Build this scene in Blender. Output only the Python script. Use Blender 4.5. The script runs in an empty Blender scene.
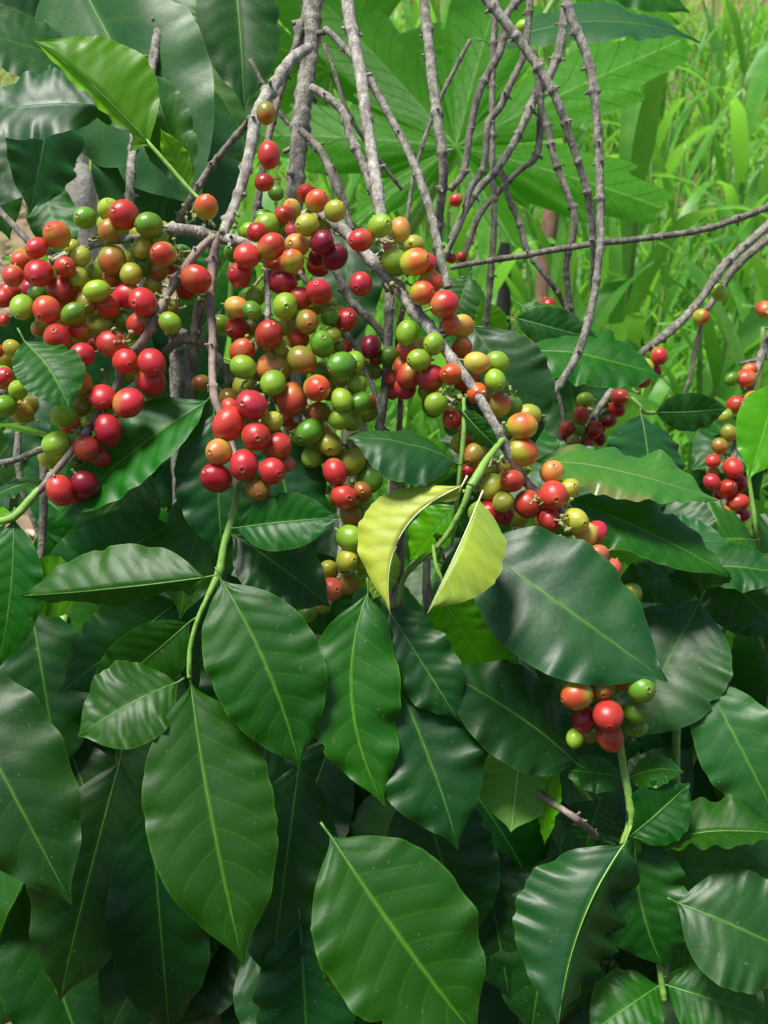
import bpy, math, random
from mathutils import Vector, Matrix, noise
R = math.radians
random.seed(7)
SC = bpy.context.scene
COL = SC.collection
F = 1098.0
CAM = Vector((0, 0, 1.5))
PITCH = 20.0
CM = Matrix.Translation(CAM) @ Matrix.Rotation(R(90 - PITCH), 4, 'X')

def P(x, y, d):
    """photo pixel + distance along the view axis -> point in the world"""
    return CM @ Vector(((x - 384) / F * d, (512 - y) / F * d, -d))

# ------------------------------------------------------------------ materials
def nt(name):
    m = bpy.data.materials.new(name); m.use_nodes = True
    t = m.node_tree; t.nodes.clear()
    return m, t, t.nodes, t.links

def N(ns, typ, **kw):
    n = ns.new(typ)
    for k, v in kw.items():
        if k in n.inputs.keys() if hasattr(n.inputs, 'keys') else False: n.inputs[k].default_value = v
        else: setattr(n, k, v)
    return n

def math_n(t, op, a, b=None, c=None, clamp=False):
    n = t.nodes.new('ShaderNodeMath'); n.operation = op; n.use_clamp = clamp
    for i, v in enumerate((a, b, c)):
        if v is None: continue
        if isinstance(v, (int, float)): n.inputs[i].default_value = v
        else: t.links.new(v, n.inputs[i])
    return n.outputs[0]

def mix_n(t, fac, a, b):
    n = t.nodes.new('ShaderNodeMix'); n.data_type = 'RGBA'
    if isinstance(fac, (int, float)): n.inputs[0].default_value = fac
    else: t.links.new(fac, n.inputs[0])
    for i, v in ((6, a), (7, b)):
        if isinstance(v, (tuple, list)): n.inputs[i].default_value = (*v[:3], 1)
        else: t.links.new(v, n.inputs[i])
    return n.outputs[2]

def sstep(t, v, a, b):
    n = t.nodes.new('ShaderNodeMapRange'); n.interpolation_type = 'SMOOTHSTEP'
    t.links.new(v, n.inputs[0]); n.inputs[1].default_value = a; n.inputs[2].default_value = b
    return n.outputs[0]

def noise_n(t, vec, scale, detail=3, rough=.5):
    n = t.nodes.new('ShaderNodeTexNoise'); n.inputs['Scale'].default_value = scale
    n.inputs['Detail'].default_value = detail; n.inputs['Roughness'].default_value = rough
    if vec is not None: t.links.new(vec, n.inputs['Vector'])
    return n.outputs[0]

def leaf_mat(name, top, under, vein, trans, rough=.34, tw=.28, veinmix=.45, nv=9.0, spots=.0, blush=None):
    m, t, ns, ln = nt(name)
    out = ns.new('ShaderNodeOutputMaterial')
    tc = ns.new('ShaderNodeTexCoord'); oi = ns.new('ShaderNodeObjectInfo'); geo = ns.new('ShaderNodeNewGeometry')
    sep = ns.new('ShaderNodeSeparateXYZ'); ln.new(tc.outputs['UV'], sep.inputs[0])
    u, v = sep.outputs[0], sep.outputs[1]
    vs = math_n(t, 'MULTIPLY', math_n(t, 'SUBTRACT', v, .5), 2.0)
    va = math_n(t, 'ABSOLUTE', vs)
    ph = math_n(t, 'SUBTRACT', math_n(t, 'MULTIPLY', u, nv), math_n(t, 'MULTIPLY', math_n(t, 'POWER', va, 1.25), 1.5))
    ph = math_n(t, 'ADD', ph, math_n(t, 'MULTIPLY', math_n(t, 'SIGN', vs), .2))
    fr = math_n(t, 'ABSOLUTE', math_n(t, 'SUBTRACT', math_n(t, 'FRACT', ph), .5))     # 0 on the vein
    line = math_n(t, 'SUBTRACT', 1.0, sstep(t, fr, .015, .075))
    wide = math_n(t, 'SUBTRACT', 1.0, sstep(t, fr, .0, .45))
    fade = math_n(t, 'SUBTRACT', 1.0, sstep(t, va, .55, .95))
    line = math_n(t, 'MULTIPLY', line, fade)
    mid = math_n(t, 'SUBTRACT', 1.0, sstep(t, va, .012, .05))
    obj = tc.outputs['Object']
    add = ns.new('ShaderNodeVectorMath'); add.operation = 'ADD'
    ln.new(obj, add.inputs[0])
    cmb = ns.new('ShaderNodeCombineXYZ')
    ln.new(math_n(t, 'MULTIPLY', oi.outputs['Random'], 37.0), cmb.inputs[0]); ln.new(cmb.outputs[0], add.inputs[1])
    vec = add.outputs[0]
    n1 = noise_n(t, vec, 22, 4); n2 = noise_n(t, vec, 260, 3); n3 = noise_n(t, vec, 70, 4, .6)
    col = mix_n(t, sstep(t, n1, .3, .7), top, tuple(c * s for c, s in zip(top, (1.6, 1.3, 1.1))))
    if blush: col = mix_n(t, math_n(t, 'MULTIPLY', sstep(t, n1, .5, .68), sstep(t, va, .5, 1.0)), col, blush)
    col = mix_n(t, math_n(t, 'MULTIPLY', n2, .22), col, (top[0] * 2.0, top[1] * 1.5, top[2] * 1.3))
    col = mix_n(t, math_n(t, 'MULTIPLY', line, veinmix), col, vein)
    col = mix_n(t, math_n(t, 'MULTIPLY', mid, .8), col, vein)
    edge = sstep(t, va, .95, 1.0)
    col = mix_n(t, math_n(t, 'MULTIPLY', edge, .35), col, (vein[0], vein[1], vein[2]))
    if spots:
        sp = sstep(t, noise_n(t, vec, 95, 2, .4), .79 - spots * .1, .83 - spots * .1)
        col = mix_n(t, math_n(t, 'MULTIPLY', sp, .8), col, (.075, .055, .02))
        sp2 = sstep(t, noise_n(t, vec, 420, 1, .3), .73, .78)
        col = mix_n(t, math_n(t, 'MULTIPLY', sp2, .35), col, (.25, .22, .12))
    und = mix_n(t, math_n(t, 'MULTIPLY', line, .5), under, vein)
    und = mix_n(t, math_n(t, 'MULTIPLY', n3, .3), und, tuple(c * .6 for c in under))
    col = mix_n(t, geo.outputs['Backfacing'], col, und)
    hsv = ns.new('ShaderNodeHueSaturation'); ln.new(col, hsv.inputs['Color'])
    ln.new(math_n(t, 'ADD', .485, math_n(t, 'MULTIPLY', oi.outputs['Random'], .03)), hsv.inputs['Hue'])
    fr2 = math_n(t, 'FRACT', math_n(t, 'MULTIPLY', oi.outputs['Random'], 7.31))
    ln.new(math_n(t, 'ADD', .62, math_n(t, 'MULTIPLY', fr2, .46)), hsv.inputs['Value']); hsv.inputs['Saturation'].default_value = 1.18
    bs = ns.new('ShaderNodeBsdfPrincipled')
    ln.new(hsv.outputs[0], bs.inputs['Base Color'])
    rg = math_n(t, 'ADD', rough - .06, math_n(t, 'MULTIPLY', n3, .16))
    rg = math_n(t, 'ADD', rg, math_n(t, 'MULTIPLY', geo.outputs['Backfacing'], .2))
    ln.new(rg, bs.inputs['Roughness']); bs.inputs['Specular IOR Level'].default_value = .40
    bp = ns.new('ShaderNodeBump'); bp.inputs['Strength'].default_value = .45; bp.inputs['Distance'].default_value = .0011
    h = math_n(t, 'SUBTRACT', math_n(t, 'MULTIPLY', n3, .5), math_n(t, 'MULTIPLY', math_n(t, 'MULTIPLY', wide, fade), .34))
    h = math_n(t, 'ADD', h, math_n(t, 'MULTIPLY', n2, .12))
    ln.new(h, bp.inputs['Height']); ln.new(bp.outputs[0], bs.inputs['Normal'])
    tr = ns.new('ShaderNodeBsdfTranslucent'); tr.inputs[0].default_value = (*trans, 1)
    mx = ns.new('ShaderNodeMixShader'); mx.inputs[0].default_value = tw
    ln.new(bs.outputs[0], mx.inputs[1]); ln.new(tr.outputs[0], mx.inputs[2]); ln.new(mx.outputs[0], out.inputs[0])
    return m

def plain_mat(name, c1, c2, scale=60, rough=.6, bump=.4, dist=.001, detail=5, c3=None, stretch=None):
    m, t, ns, ln = nt(name)
    out = ns.new('ShaderNodeOutputMaterial'); tc = ns.new('ShaderNodeTexCoord')
    vec = tc.outputs['Object']
    if stretch:
        mp = ns.new('ShaderNodeMapping'); ln.new(vec, mp.inputs[0]); mp.inputs['Scale'].default_value = stretch; vec = mp.outputs[0]
    n1 = noise_n(t, vec, scale, detail, .6); n2 = noise_n(t, vec, scale * 5, 3, .6)
    col = mix_n(t, sstep(t, n1, .35, .65), c1, c2)
    col = mix_n(t, math_n(t, 'MULTIPLY', sstep(t, n2, .5, .75), .6), col, c3 or tuple(c * .5 for c in c1))
    bs = ns.new('ShaderNodeBsdfPrincipled'); ln.new(col, bs.inputs['Base Color']); bs.inputs['Roughness'].default_value = rough
    bp = ns.new('ShaderNodeBump'); bp.inputs['Strength'].default_value = bump; bp.inputs['Distance'].default_value = dist
    ln.new(math_n(t, 'ADD', n1, math_n(t, 'MULTIPLY', n2, .6)), bp.inputs['Height']); ln.new(bp.outputs[0], bs.inputs['Normal'])
    ln.new(bs.outputs[0], out.inputs[0])
    return m

def cherry_mat(name, A, B, sharp=.25, bias=0.0, rough=.25):
    m, t, ns, ln = nt(name)
    out = ns.new('ShaderNodeOutputMaterial'); tc = ns.new('ShaderNodeTexCoord'); oi = ns.new('ShaderNodeObjectInfo')
    sep = ns.new('ShaderNodeSeparateXYZ'); ln.new(tc.outputs['Object'], sep.inputs[0])
    add = ns.new('ShaderNodeVectorMath'); add.operation = 'ADD'; ln.new(tc.outputs['Object'], add.inputs[0])
    cmb = ns.new('ShaderNodeCombineXYZ'); ln.new(math_n(t, 'MULTIPLY', oi.outputs['Random'], 53.0), cmb.inputs[1]); ln.new(cmb.outputs[0], add.inputs[1])
    vec = add.outputs[0]
    n1 = noise_n(t, vec, .6, 1, .3); n2 = noise_n(t, vec, 9, 4, .6); n3 = noise_n(t, vec, 38, 2, .5)
    g = math_n(t, 'ADD', math_n(t, 'MULTIPLY', sep.outputs[2], .45), math_n(t, 'MULTIPLY', math_n(t, 'SUBTRACT', n1, .5), 2.2))
    g = math_n(t, 'ADD', g, math_n(t, 'MULTIPLY', math_n(t, 'SUBTRACT', n2, .5), .12))
    fac = sstep(t, g, bias - sharp, bias + sharp)
    fac = math_n(t, 'MULTIPLY', fac, .94)
    col = mix_n(t, fac, B, A)
    col = mix_n(t, math_n(t, 'MULTIPLY', sstep(t, n2, .45, .75), .15), col, tuple(min(1, c * 1.3 + .02) for c in A))
    uv = ns.new('ShaderNodeSeparateXYZ'); ln.new(tc.outputs['UV'], uv.inputs[0])
    pv = uv.outputs[1]
    ring = math_n(t, 'MULTIPLY', sstep(t, pv, .030, .045), math_n(t, 'SUBTRACT', 1.0, sstep(t, pv, .055, .075)))
    col = mix_n(t, math_n(t, 'MULTIPLY', ring, .65), col, (.24, .10, .045))
    dot = math_n(t, 'SUBTRACT', 1.0, sstep(t, pv, .018, .03))
    col = mix_n(t, dot, col, (.06, .03, .015))
    sp = sstep(t, n3, .72, .8)
    col = mix_n(t, math_n(t, 'MULTIPLY', sp, .35), col, (.12, .06, .03))
    hsv = ns.new('ShaderNodeHueSaturation'); ln.new(col, hsv.inputs['Color'])
    ln.new(math_n(t, 'ADD', .492, math_n(t, 'MULTIPLY', oi.outputs['Random'], .016)), hsv.inputs['Hue'])
    ln.new(math_n(t, 'ADD', .86, math_n(t, 'MULTIPLY', math_n(t, 'FRACT', math_n(t, 'MULTIPLY', oi.outputs['Random'], 5.7)), .28)), hsv.inputs['Value'])
    bs = ns.new('ShaderNodeBsdfPrincipled'); ln.new(hsv.outputs[0], bs.inputs['Base Color'])
    n4 = noise_n(t, vec, 2.2, 4, .6)
    ln.new(math_n(t, 'ADD', rough - .10, math_n(t, 'MULTIPLY', n4, .32)), bs.inputs['Roughness'])
    bs.inputs['Subsurface Weight'].default_value = .12; bs.inputs['Subsurface Scale'].default_value = .3
    bs.inputs['Subsurface Radius'].default_value = (.6, .25, .1)
    bp = ns.new('ShaderNodeBump'); bp.inputs['Strength'].default_value = .25; bp.inputs['Distance'].default_value = .0006
    ln.new(math_n(t, 'ADD', n2, math_n(t, 'MULTIPLY', n3, .2)), bp.inputs['Height']); ln.new(bp.outputs[0], bs.inputs['Normal'])
    ln.new(bs.outputs[0], out.inputs[0])
    return m

LM = {
 'dark':  leaf_mat('mature_leaf', (.010, .054, .013), (.07, .17, .04), (.06, .17, .03), (.08, .32, .02), .44, .20, .16, 9, .2),
 'mid':   leaf_mat('green_leaf', (.016, .084, .014), (.09, .24, .035), (.11, .28, .04), (.12, .42, .02), .44, .24, .2, 9, .2),
 'blue':  leaf_mat('bluish_leaf', (.019, .076, .024), (.08, .18, .06), (.08, .20, .045), (.07, .26, .03), .41, .16, .16, 8, .1),
 'young': leaf_mat('young_leaf', (.075, .27, .015), (.14, .40, .02), (.22, .45, .05), (.28, .70, .03), .36, .42, .25, 8, 0),
 'yellow': leaf_mat('yellow_leaf', (.24, .35, .09), (.28, .38, .12), (.44, .54, .28), (.34, .52, .12), .45, .26, .3, 9, .15),
 'pale':  leaf_mat('pale_leaf', (.16, .32, .07), (.2, .36, .09), (.32, .48, .14), (.3, .6, .1), .42, .3, .3, 9, 0),
 'brown': leaf_mat('browning_leaf', (.06, .20, .055), (.10, .2, .06), (.22, .3, .1), (.14, .36, .04), .27, .22, .2, 9, .4, (.34, .20, .11)),
}
M_STEM = plain_mat('green_stem', (.16, .33, .05), (.22, .40, .07), 120, .42, .3, .0006)
M_RIB = plain_mat('leaf_rib', (.06, .18, .025), (.095, .24, .035), 120, .45, .3, .0004)
M_RIBY = plain_mat('yellow_rib', (.60, .62, .30), (.68, .68, .38), 120, .45, .3, .0004)
M_RIBD = plain_mat('dark_leaf_rib', (.05, .14, .035), (.07, .18, .04), 120, .45, .3, .0004)
M_BARK = plain_mat('bark', (.14, .13, .10), (.36, .34, .28), 190, .85, 1.0, .0024, 6, (.09, .07, .05), (1, 1, .35))
M_BARKD = plain_mat('dark_bark', (.10, .092, .07), (.26, .24, .19), 170, .85, 1.0, .0022, 6, (.06, .045, .035), (1, 1, .35))
M_TWIG = plain_mat('pale_bark', (.22, .20, .16), (.50, .47, .41), 190, .8, 1.0, .0022, 6, (.15, .11, .09), (1, 1, .3))
M_PURP = plain_mat('purple_bark', (.19, .14, .115), (.32, .245, .20), 150, .75, .7, .0010, 5, (.10, .06, .05), (1, 1, .3))
M_STUB = plain_mat('stub', (.20, .30, .06), (.30, .26, .12), 300, .7, .5, .0006, 3, (.12, .08, .05))
CH = {
 'r': cherry_mat('red_cherry', (.47, .022, .025), (.42, .17, .035), .45, -.42),
 'd': cherry_mat('dark_red_cherry', (.30, .008, .014), (.38, .016, .016), .5),
 'm': cherry_mat('maroon_cherry', (.14, .004, .016), (.19, .006, .02), .3, 0, .26),
 'o': cherry_mat('ripening_cherry', (.38, .09, .02), (.20, .22, .025), .55, .15),
 'O': cherry_mat('orange_cherry', (.60, .065, .018), (.58, .13, .025), .4, 0),
 'b': cherry_mat('half_ripe_cherry', (.56, .045, .025), (.36,   .36, .03), .42, .1),
 'p': cherry_mat('blushed_cherry', (.62, .19, .05), (.50, .40, .06), .45, .1),
 'y': cherry_mat('yellow_green_cherry', (.38, .35, .035), (.27, .33, .03), .4),
 'l': cherry_mat('light_green_cherry', (.25, .39, .025), (.19, .33, .022), .4),
 'g': cherry_mat('green_cherry', (.10, .26, .016), (.075, .20, .016), .4),
 'k': cherry_mat('pink_cherry', (.58, .055, .055), (.48, .12, .06), .4),
}

# ------------------------------------------------------------------ object helpers
def link(name, verts, faces, mat, parent=None, uvs=None, smooth=True, origin=None, matidx=None):
    me = bpy.data.meshes.new(name)
    o = bpy.data.objects.new(name, me)
    og = Vector(origin) if origin is not None else Vector((0, 0, 0))
    me.from_pydata([tuple(Vector(v) - og) for v in verts], [], faces)
    mats = mat if isinstance(mat, (list, tuple)) else [mat]
    for mm in mats: me.materials.append(mm)
    if matidx: me.polygons.foreach_set('material_index', matidx)
    if smooth: me.polygons.foreach_set('use_smooth', [True] * len(me.polygons))
    if uvs:
        ul = me.uv_layers.new(name='UVMap')
        li = [l.vertex_index for l in me.loops]
        flat = []
        for i in li: flat += list(uvs[i])
        ul.data.foreach_set('uv', flat)
    me.update()
    COL.objects.link(o)
    attach(o, parent, og)
    return o

def wloc(o):
    v = Vector(o.location)
    while o.parent: o = o.parent; v = v + Vector(o.location)
    return v

def attach(o, parent, og):
    """parents only ever carry a translation, so a child's place is a difference"""
    if parent is not None:
        o.parent = parent; o.location = og - wloc(parent)
    else: o.location = og

def thing(name, label, cat, loc, group=None):
    o = bpy.data.objects.new(name, None); COL.objects.link(o)
    o.location = loc; o.empty_display_size = .05
    o['label'] = label; o['category'] = cat
    if group: o['group'] = group
    return o

def crom(pts, step):
    """Catmull-Rom through (Vector, radius) pairs"""
    out = []
    n = len(pts)
    for i in range(n - 1):
        p0 = pts[max(i - 1, 0)]; p1 = pts[i]; p2 = pts[i + 1]; p3 = pts[min(i + 2, n - 1)]
        k = max(2, int((p2[0] - p1[0]).length / step))
        for j in range(k):
            t = j / k
            def f(a, b, c, d): return .5 * ((2 * b) + (c - a) * t + (2 * a - 5 * b + 4 * c - d) * t * t + (3 * b - a - 3 * c + d) * t ** 3)
            out.append((f(p0[0], p1[0], p2[0], p3[0]), p1[1] + (p2[1] - p1[1]) * t))
    out.append(pts[-1]); return out

def tube_geo(path, sides=10, knob=0, knob_amp=.45, rough=.07, seed=0, cap=True, V=None, Fc=None):
    V = [] if V is None else V; Fc = [] if Fc is None else Fc
    base = len(V); rnd = random.Random(seed)
    s = 0; nextk = knob * rnd.uniform(.3, .9) if knob else 1e9
    ks = []
    tot = sum((path[i + 1][0] - path[i][0]).length for i in range(len(path) - 1))
    while knob and nextk < tot: ks.append(nextk); nextk += knob * rnd.uniform(.55, 1.6)
    kam = [rnd.uniform(.35, 1.25) for _ in ks]
    up = Vector((.3, .2, .9)).normalized()
    nodes = []
    side = None
    for i, (p, r) in enumerate(path):
        d = (path[min(i + 1, len(path) - 1)][0] - path[max(i - 1, 0)][0])
        if d.length < 1e-9: d = Vector((0, 0, 1))
        d.normalize()
        if side is None:
            side = d.cross(up)
            if side.length < .1: side = d.cross(Vector((1, 0, 0)))
        side = (side - d * side.dot(d)).normalized()
        b = d.cross(side)
        kk = 0
        for q, kp in enumerate(ks):
            e = abs(s - kp) / (r * .38 + .0005)
            if e < 3.5:
                kk = max(kk, math.exp(-e * e) * kam[q]); an = (q % 2) * math.pi / 2
        for j in range(sides):
            a = 2 * math.pi * j / sides
            rr = r * (1 + rough * 2.0 * noise.noise(Vector((p.x * 420 + seed, p.y * 420 + j * 1.9, p.z * 420))))
            if kk > 0: rr += r * kk * knob_amp * (.55 + .75 * abs(math.cos(a - an)) ** 3)
            V.append(p + (side * math.cos(a) + b * math.sin(a)) * rr)
        if i: s += (path[i][0] - path[i - 1][0]).length
    for i in range(len(path) - 1):
        for j in range(sides):
            a = base + i * sides + j; b2 = base + i * sides + (j + 1) % sides
            Fc.append((a, b2, b2 + sides, a + sides))
    if cap:
        Fc.append(tuple(base + j for j in range(sides))[::-1])
        Fc.append(tuple(base + (len(path) - 1) * sides + j for j in range(sides)))
    # arc positions of the nodes
    acc = 0; ki = 0
    for i in range(1, len(path)):
        acc += (path[i][0] - path[i - 1][0]).length
        while ki < len(ks) and acc >= ks[ki]:
            nodes.append((path[i][0], (path[i][0] - path[i - 1][0]).normalized(), path[i][1])); ki += 1
    return V, Fc, nodes

PATHS = {}
def branch(parent, pts, mat, name='branch', knobpx=33, amp=.5, side_stubs=True, seed=None):
    """pts: (x, y, depth, radius in photo pixels)"""
    pp = [(P(x, y, d), r * (.72 if side_stubs else .62) * d / F) for x, y, d, r in pts]
    seed = seed if seed is not None else int(pts[0][0] * 3 + pts[0][1])
    path = crom(pp, .0015)
    # slight natural irregularity
    q = []
    for p, r in path:
        k = r * .16
        q.append((p + Vector((noise.noise(p * 45 + Vector((seed, 0, 0))), noise.noise(p * 45 + Vector((0, seed, 7))), noise.noise(p * 45 + Vector((3, 0, seed))))) * k, r))
    kn = knobpx * pts[0][2] / F if knobpx else 0
    V, Fc, nodes = tube_geo(q, 10, kn, amp, .09, seed)
    rnd = random.Random(seed)
    if side_stubs:
        for (p, d, r) in nodes:
            for sgn in (-1, 1):
                if rnd.random() < .6:
                    s = d.cross(Vector((rnd.uniform(-1, 1), rnd.uniform(-1, 1), rnd.uniform(-1, 1)))).normalized() * sgn
                    L = r * rnd.uniform(.5, 1.3)
                    tube_geo([(p + s * r * .7, r * .38), (p + s * (r + L * .6) + d * r * .2, r * .30), (p + s * (r + L) + d * r * .3, r * .34)], 5, V=V, Fc=Fc)
    o = link(name, V, Fc, mat, parent, origin=pp[0][0])
    PATHS.setdefault(parent.name, []).extend([(a, o) for a, b in q[::4]])
    return o, q, nodes

PROF = [(0, .012), (.03, .09), (.08, .34), (.15, .61), (.24, .83), (.34, .96), (.45, 1.0), (.56, .98), (.67, .88), (.77, .69), (.85, .46), (.905, .25), (.945, .11), (.975, .05), (1, .012)]
def prof(u):
    for i in range(len(PROF) - 1):
        if u <= PROF[i + 1][0]:
            a, b = PROF[i], PROF[i + 1]
            p0 = PROF[max(i - 1, 0)]; p3 = PROF[min(i + 2, len(PROF) - 1)]
            h = b[0] - a[0]; t = (u - a[0]) / h
            m0 = (b[1] - p0[1]) / (b[0] - p0[0]) * h; m1 = (p3[1] - a[1]) / (p3[0] - a[0]) * h
            return max(.004, (2 * t ** 3 - 3 * t * t + 1) * a[1] + (t ** 3 - 2 * t * t + t) * m0 + (-2 * t ** 3 + 3 * t * t) * b[1] + (t ** 3 - t * t) * m1)
    return .004

def leaf_at(parent, B, T, W, kind='dark', roll=0, bend=0, arch=.06, fold=.18, wave=1.0, nhint=None, seed=0, pet=.07, seg=44, half=8, twist=0, curl=.12, name='leaf', nv=9, rib=None, blunt=0, fl=0, fr=0):
    """one leaf from B to T (world), W metres wide. bend: sideways bow, arch: bow along the normal, both in lengths"""
    rnd = random.Random(seed)
    ax = T - B; L = ax.length; ax.normalize()
    mid = (B + T) / 2
    h = nhint if nhint is not None else ((CAM - mid).normalized() + Vector((0, 0, .35)))
    n0 = h - ax * h.dot(ax)
    if n0.length < 1e-4: n0 = Vector((1, 0, 0))
    n0.normalize(); s0 = ax.cross(n0)
    n = n0 * math.cos(R(roll)) + s0 * math.sin(R(roll)); s = ax.cross(n)
    ph1, ph2, ph3, ph4 = [rnd.uniform(0, 6.28) for _ in range(4)]
    nw1 = rnd.uniform(4.2, 6.5); nw2 = rnd.uniform(4.2, 6.5)
    V = []; UV = []; Fc = []; MI = []
    bite = [(rnd.uniform(.25, .85), rnd.choice((-1, 1)), rnd.uniform(.012, .03), rnd.uniform(.08, .2)) for _ in range(rnd.choice((0, 0, 0, 1, 2)))]
    def center(u):
        return 4 * u * (1 - u) * bend * L, 4 * u * (1 - u) * arch * L + .01 * L * math.sin(5 * u + ph1)
    rows = seg + 1; cols = 2 * half + 1
    for i in range(rows):
        u = i / seg
        cx, cz = center(u)
        w = W / 2 * prof(min(1, u * (1 - .0 * blunt)))
        tw = R(twist) * (u - .3)
        for j in range(cols):
            v = (j - half) / half
            av = abs(v)
            sg = -1 if v < 0 else 1
            nw, ph = (nw1, ph2) if v < 0 else (nw2, ph3)
            wn_ = noise.noise(Vector((u * nw * 1.9 + seed * .37, sg * 5.0, ph)))
            wf_ = noise.noise(Vector((u * 17 + seed * .37, sg * 9.0, ph)))
            ew = 1 + (.07 * wave * wn_ + .03 * wf_) * av
            for (bu, bs, bw, bd) in bite:
                if bs == sg: ew *= 1 - bd * math.exp(-((u - bu) / bw) ** 2)
            x = v * w * ew
            z = fold * av * w - curl * av * av * w * 1.6
            z += W * av ** 2.2 * prof(u) ** .6 * (.11 * wave * wn_ + .035 * wf_)
            pv = ((u * nv - av ** 1.25 * 1.5 + .2 * sg) % 1.0) - .5
            z += .0055 * W * (min(1, abs(pv) * 2.6) - .5) * (1 - av ** 4) * prof(u) * min(1, av * 5)
            z += .02 * W * noise.noise(Vector((u * 4 + seed, v * 1.5, ph1)))
            fa = R(fl if v > 0 else fr) * min(1, u * 6)
            x, z = x * math.cos(fa) - sg * z * math.sin(fa), z * math.cos(fa) + abs(x) * math.sin(fa)
            x2 = x * math.cos(tw) - z * math.sin(tw); z2 = x * math.sin(tw) + z * math.cos(tw)
            V.append(B + ax * (u * L) + s * (x2 + cx) + n * (z2 + cz))
            UV.append((u, (v + 1) / 2))
    for i in range(seg):
        for j in range(cols - 1):
            a = i * cols + j
            Fc.append((a, a + 1, a + cols + 1, a + cols)); MI.append(0)
    # midrib and petiole
    r0 = max(.0005, W * .0082)
    rp = []
    c1x, c1z = center(.03)
    pd = (ax + n * (-.2)).normalized()
    if pet > 0:
        rp.append((B - pd * pet * L, r0 * 1.15)); rp.append((B - pd * pet * L * .5, r0 * 1.05))
    for i in range(0, 21):
        u = i / 20 * .97
        cx, cz = center(u)
        rp.append((B + ax * (u * L) + s * cx + n * (cz - r0 * .35 * (1 - u) + .02 * W * noise.noise(Vector((u * 4 + seed, 0, ph1))) + .0001), r0 * (1 - .82 * u)))
    nb = len(Fc)
    tube_geo(rp, 6, rough=0, V=V, Fc=Fc)
    MI += [1] * (len(Fc) - nb); UV += [(.5, .5)] * (len(V) - len(UV))
    rm = rib or {'yellow': M_RIBY, 'pale': M_RIBY, 'dark': M_RIB, 'blue': M_RIBD}.get(kind, M_RIB)
    return link(name, V, Fc, [LM[kind], rm], parent, UV, origin=B - pd * pet * L, matidx=MI)

def leaf(parent, bx, by, bd, tx, ty, td, w, kind='dark', **kw):
    B = P(bx, by, bd); T = P(tx, ty, td)
    kw.setdefault('seed', int(bx * 7 + by * 3 + tx))
    o = leaf_at(parent, B, T, w * (bd + td) / 2 / F, kind, **kw)
    if kind in ('yellow', 'young', 'pale', 'brown'): o['label'] = {'yellow': 'folded yellowing leaf', 'young': 'bright green young leaf', 'pale': 'pale green leaf underside', 'brown': 'green leaf with a browning edge'}[kind]
    return o

# cherry meshes (shared): apex scar at +Z, stalk at -Z
def cherry_mesh(idx):
    rnd = random.Random(idx)
    prof_ = [(0, .935), (.035, .938), (.06, .962), (.10, .968), (.14, .985), (.175, 1.012), (.21, 1.0), (.24, .972)]
    for k in range(1, 17):
        a = math.asin(.24) + (math.pi - math.asin(.24) - .10) * k / 16
        prof_.append((math.sin(a), math.cos(a)))
    prof_ += [(.13, -1.0), (.10, -1.06), (.085, -1.3), (.10, -1.42), (.0, -1.43)]
    S = 26; V = []; UV = []; Fc = []; MI = []
    e1, e2 = rnd.uniform(.88, .99), rnd.uniform(1.0, 1.16)
    for (r, z) in prof_:
        pv = math.atan2(r, z) / math.pi if z > 0 or r > .3 else 1 - math.atan2(r, -z) / math.pi
        for j in range(S):
            a = 2 * math.pi * j / S
            gro = 1 - .025 * math.exp(-((math.cos(a)) / .12) ** 2) * (1 if r > .5 else r)   # faint groove between the two seeds
            lump = 1 + .02 * noise.noise(Vector((math.cos(a) * r * 1.3 + idx * 5, math.sin(a) * r * 1.3, z * 1.3)))
            V.append((r * math.cos(a) * lump * gro, r * math.sin(a) * e1 * lump * gro, z * (e2 if abs(z) < 1.02 else 1.1)))
            UV.append((j / S, pv))
    for i in range(len(prof_) - 1):
        for j in range(S):
            Fc.append((i * S + j, i * S + (j + 1) % S, (i + 1) * S + (j + 1) % S, (i + 1) * S + j)[::-1])
            MI.append(1 if i >= len(prof_) - 5 else 0)
    me = bpy.data.meshes.new('cherry'); me.from_pydata(V, [], Fc)
    me.materials.append(CH['r']); me.materials.append(M_STUB)
    me.polygons.foreach_set('material_index', MI); me.polygons.foreach_set('use_smooth', [True] * len(MI))
    ul = me.uv_layers.new(name='UVMap'); fl = []
    for l in me.loops: fl += list(UV[l.vertex_index])
    ul.data.foreach_set('uv', fl); me.update()
    return me
CMESH = [cherry_mesh(i) for i in range(5)]

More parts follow.
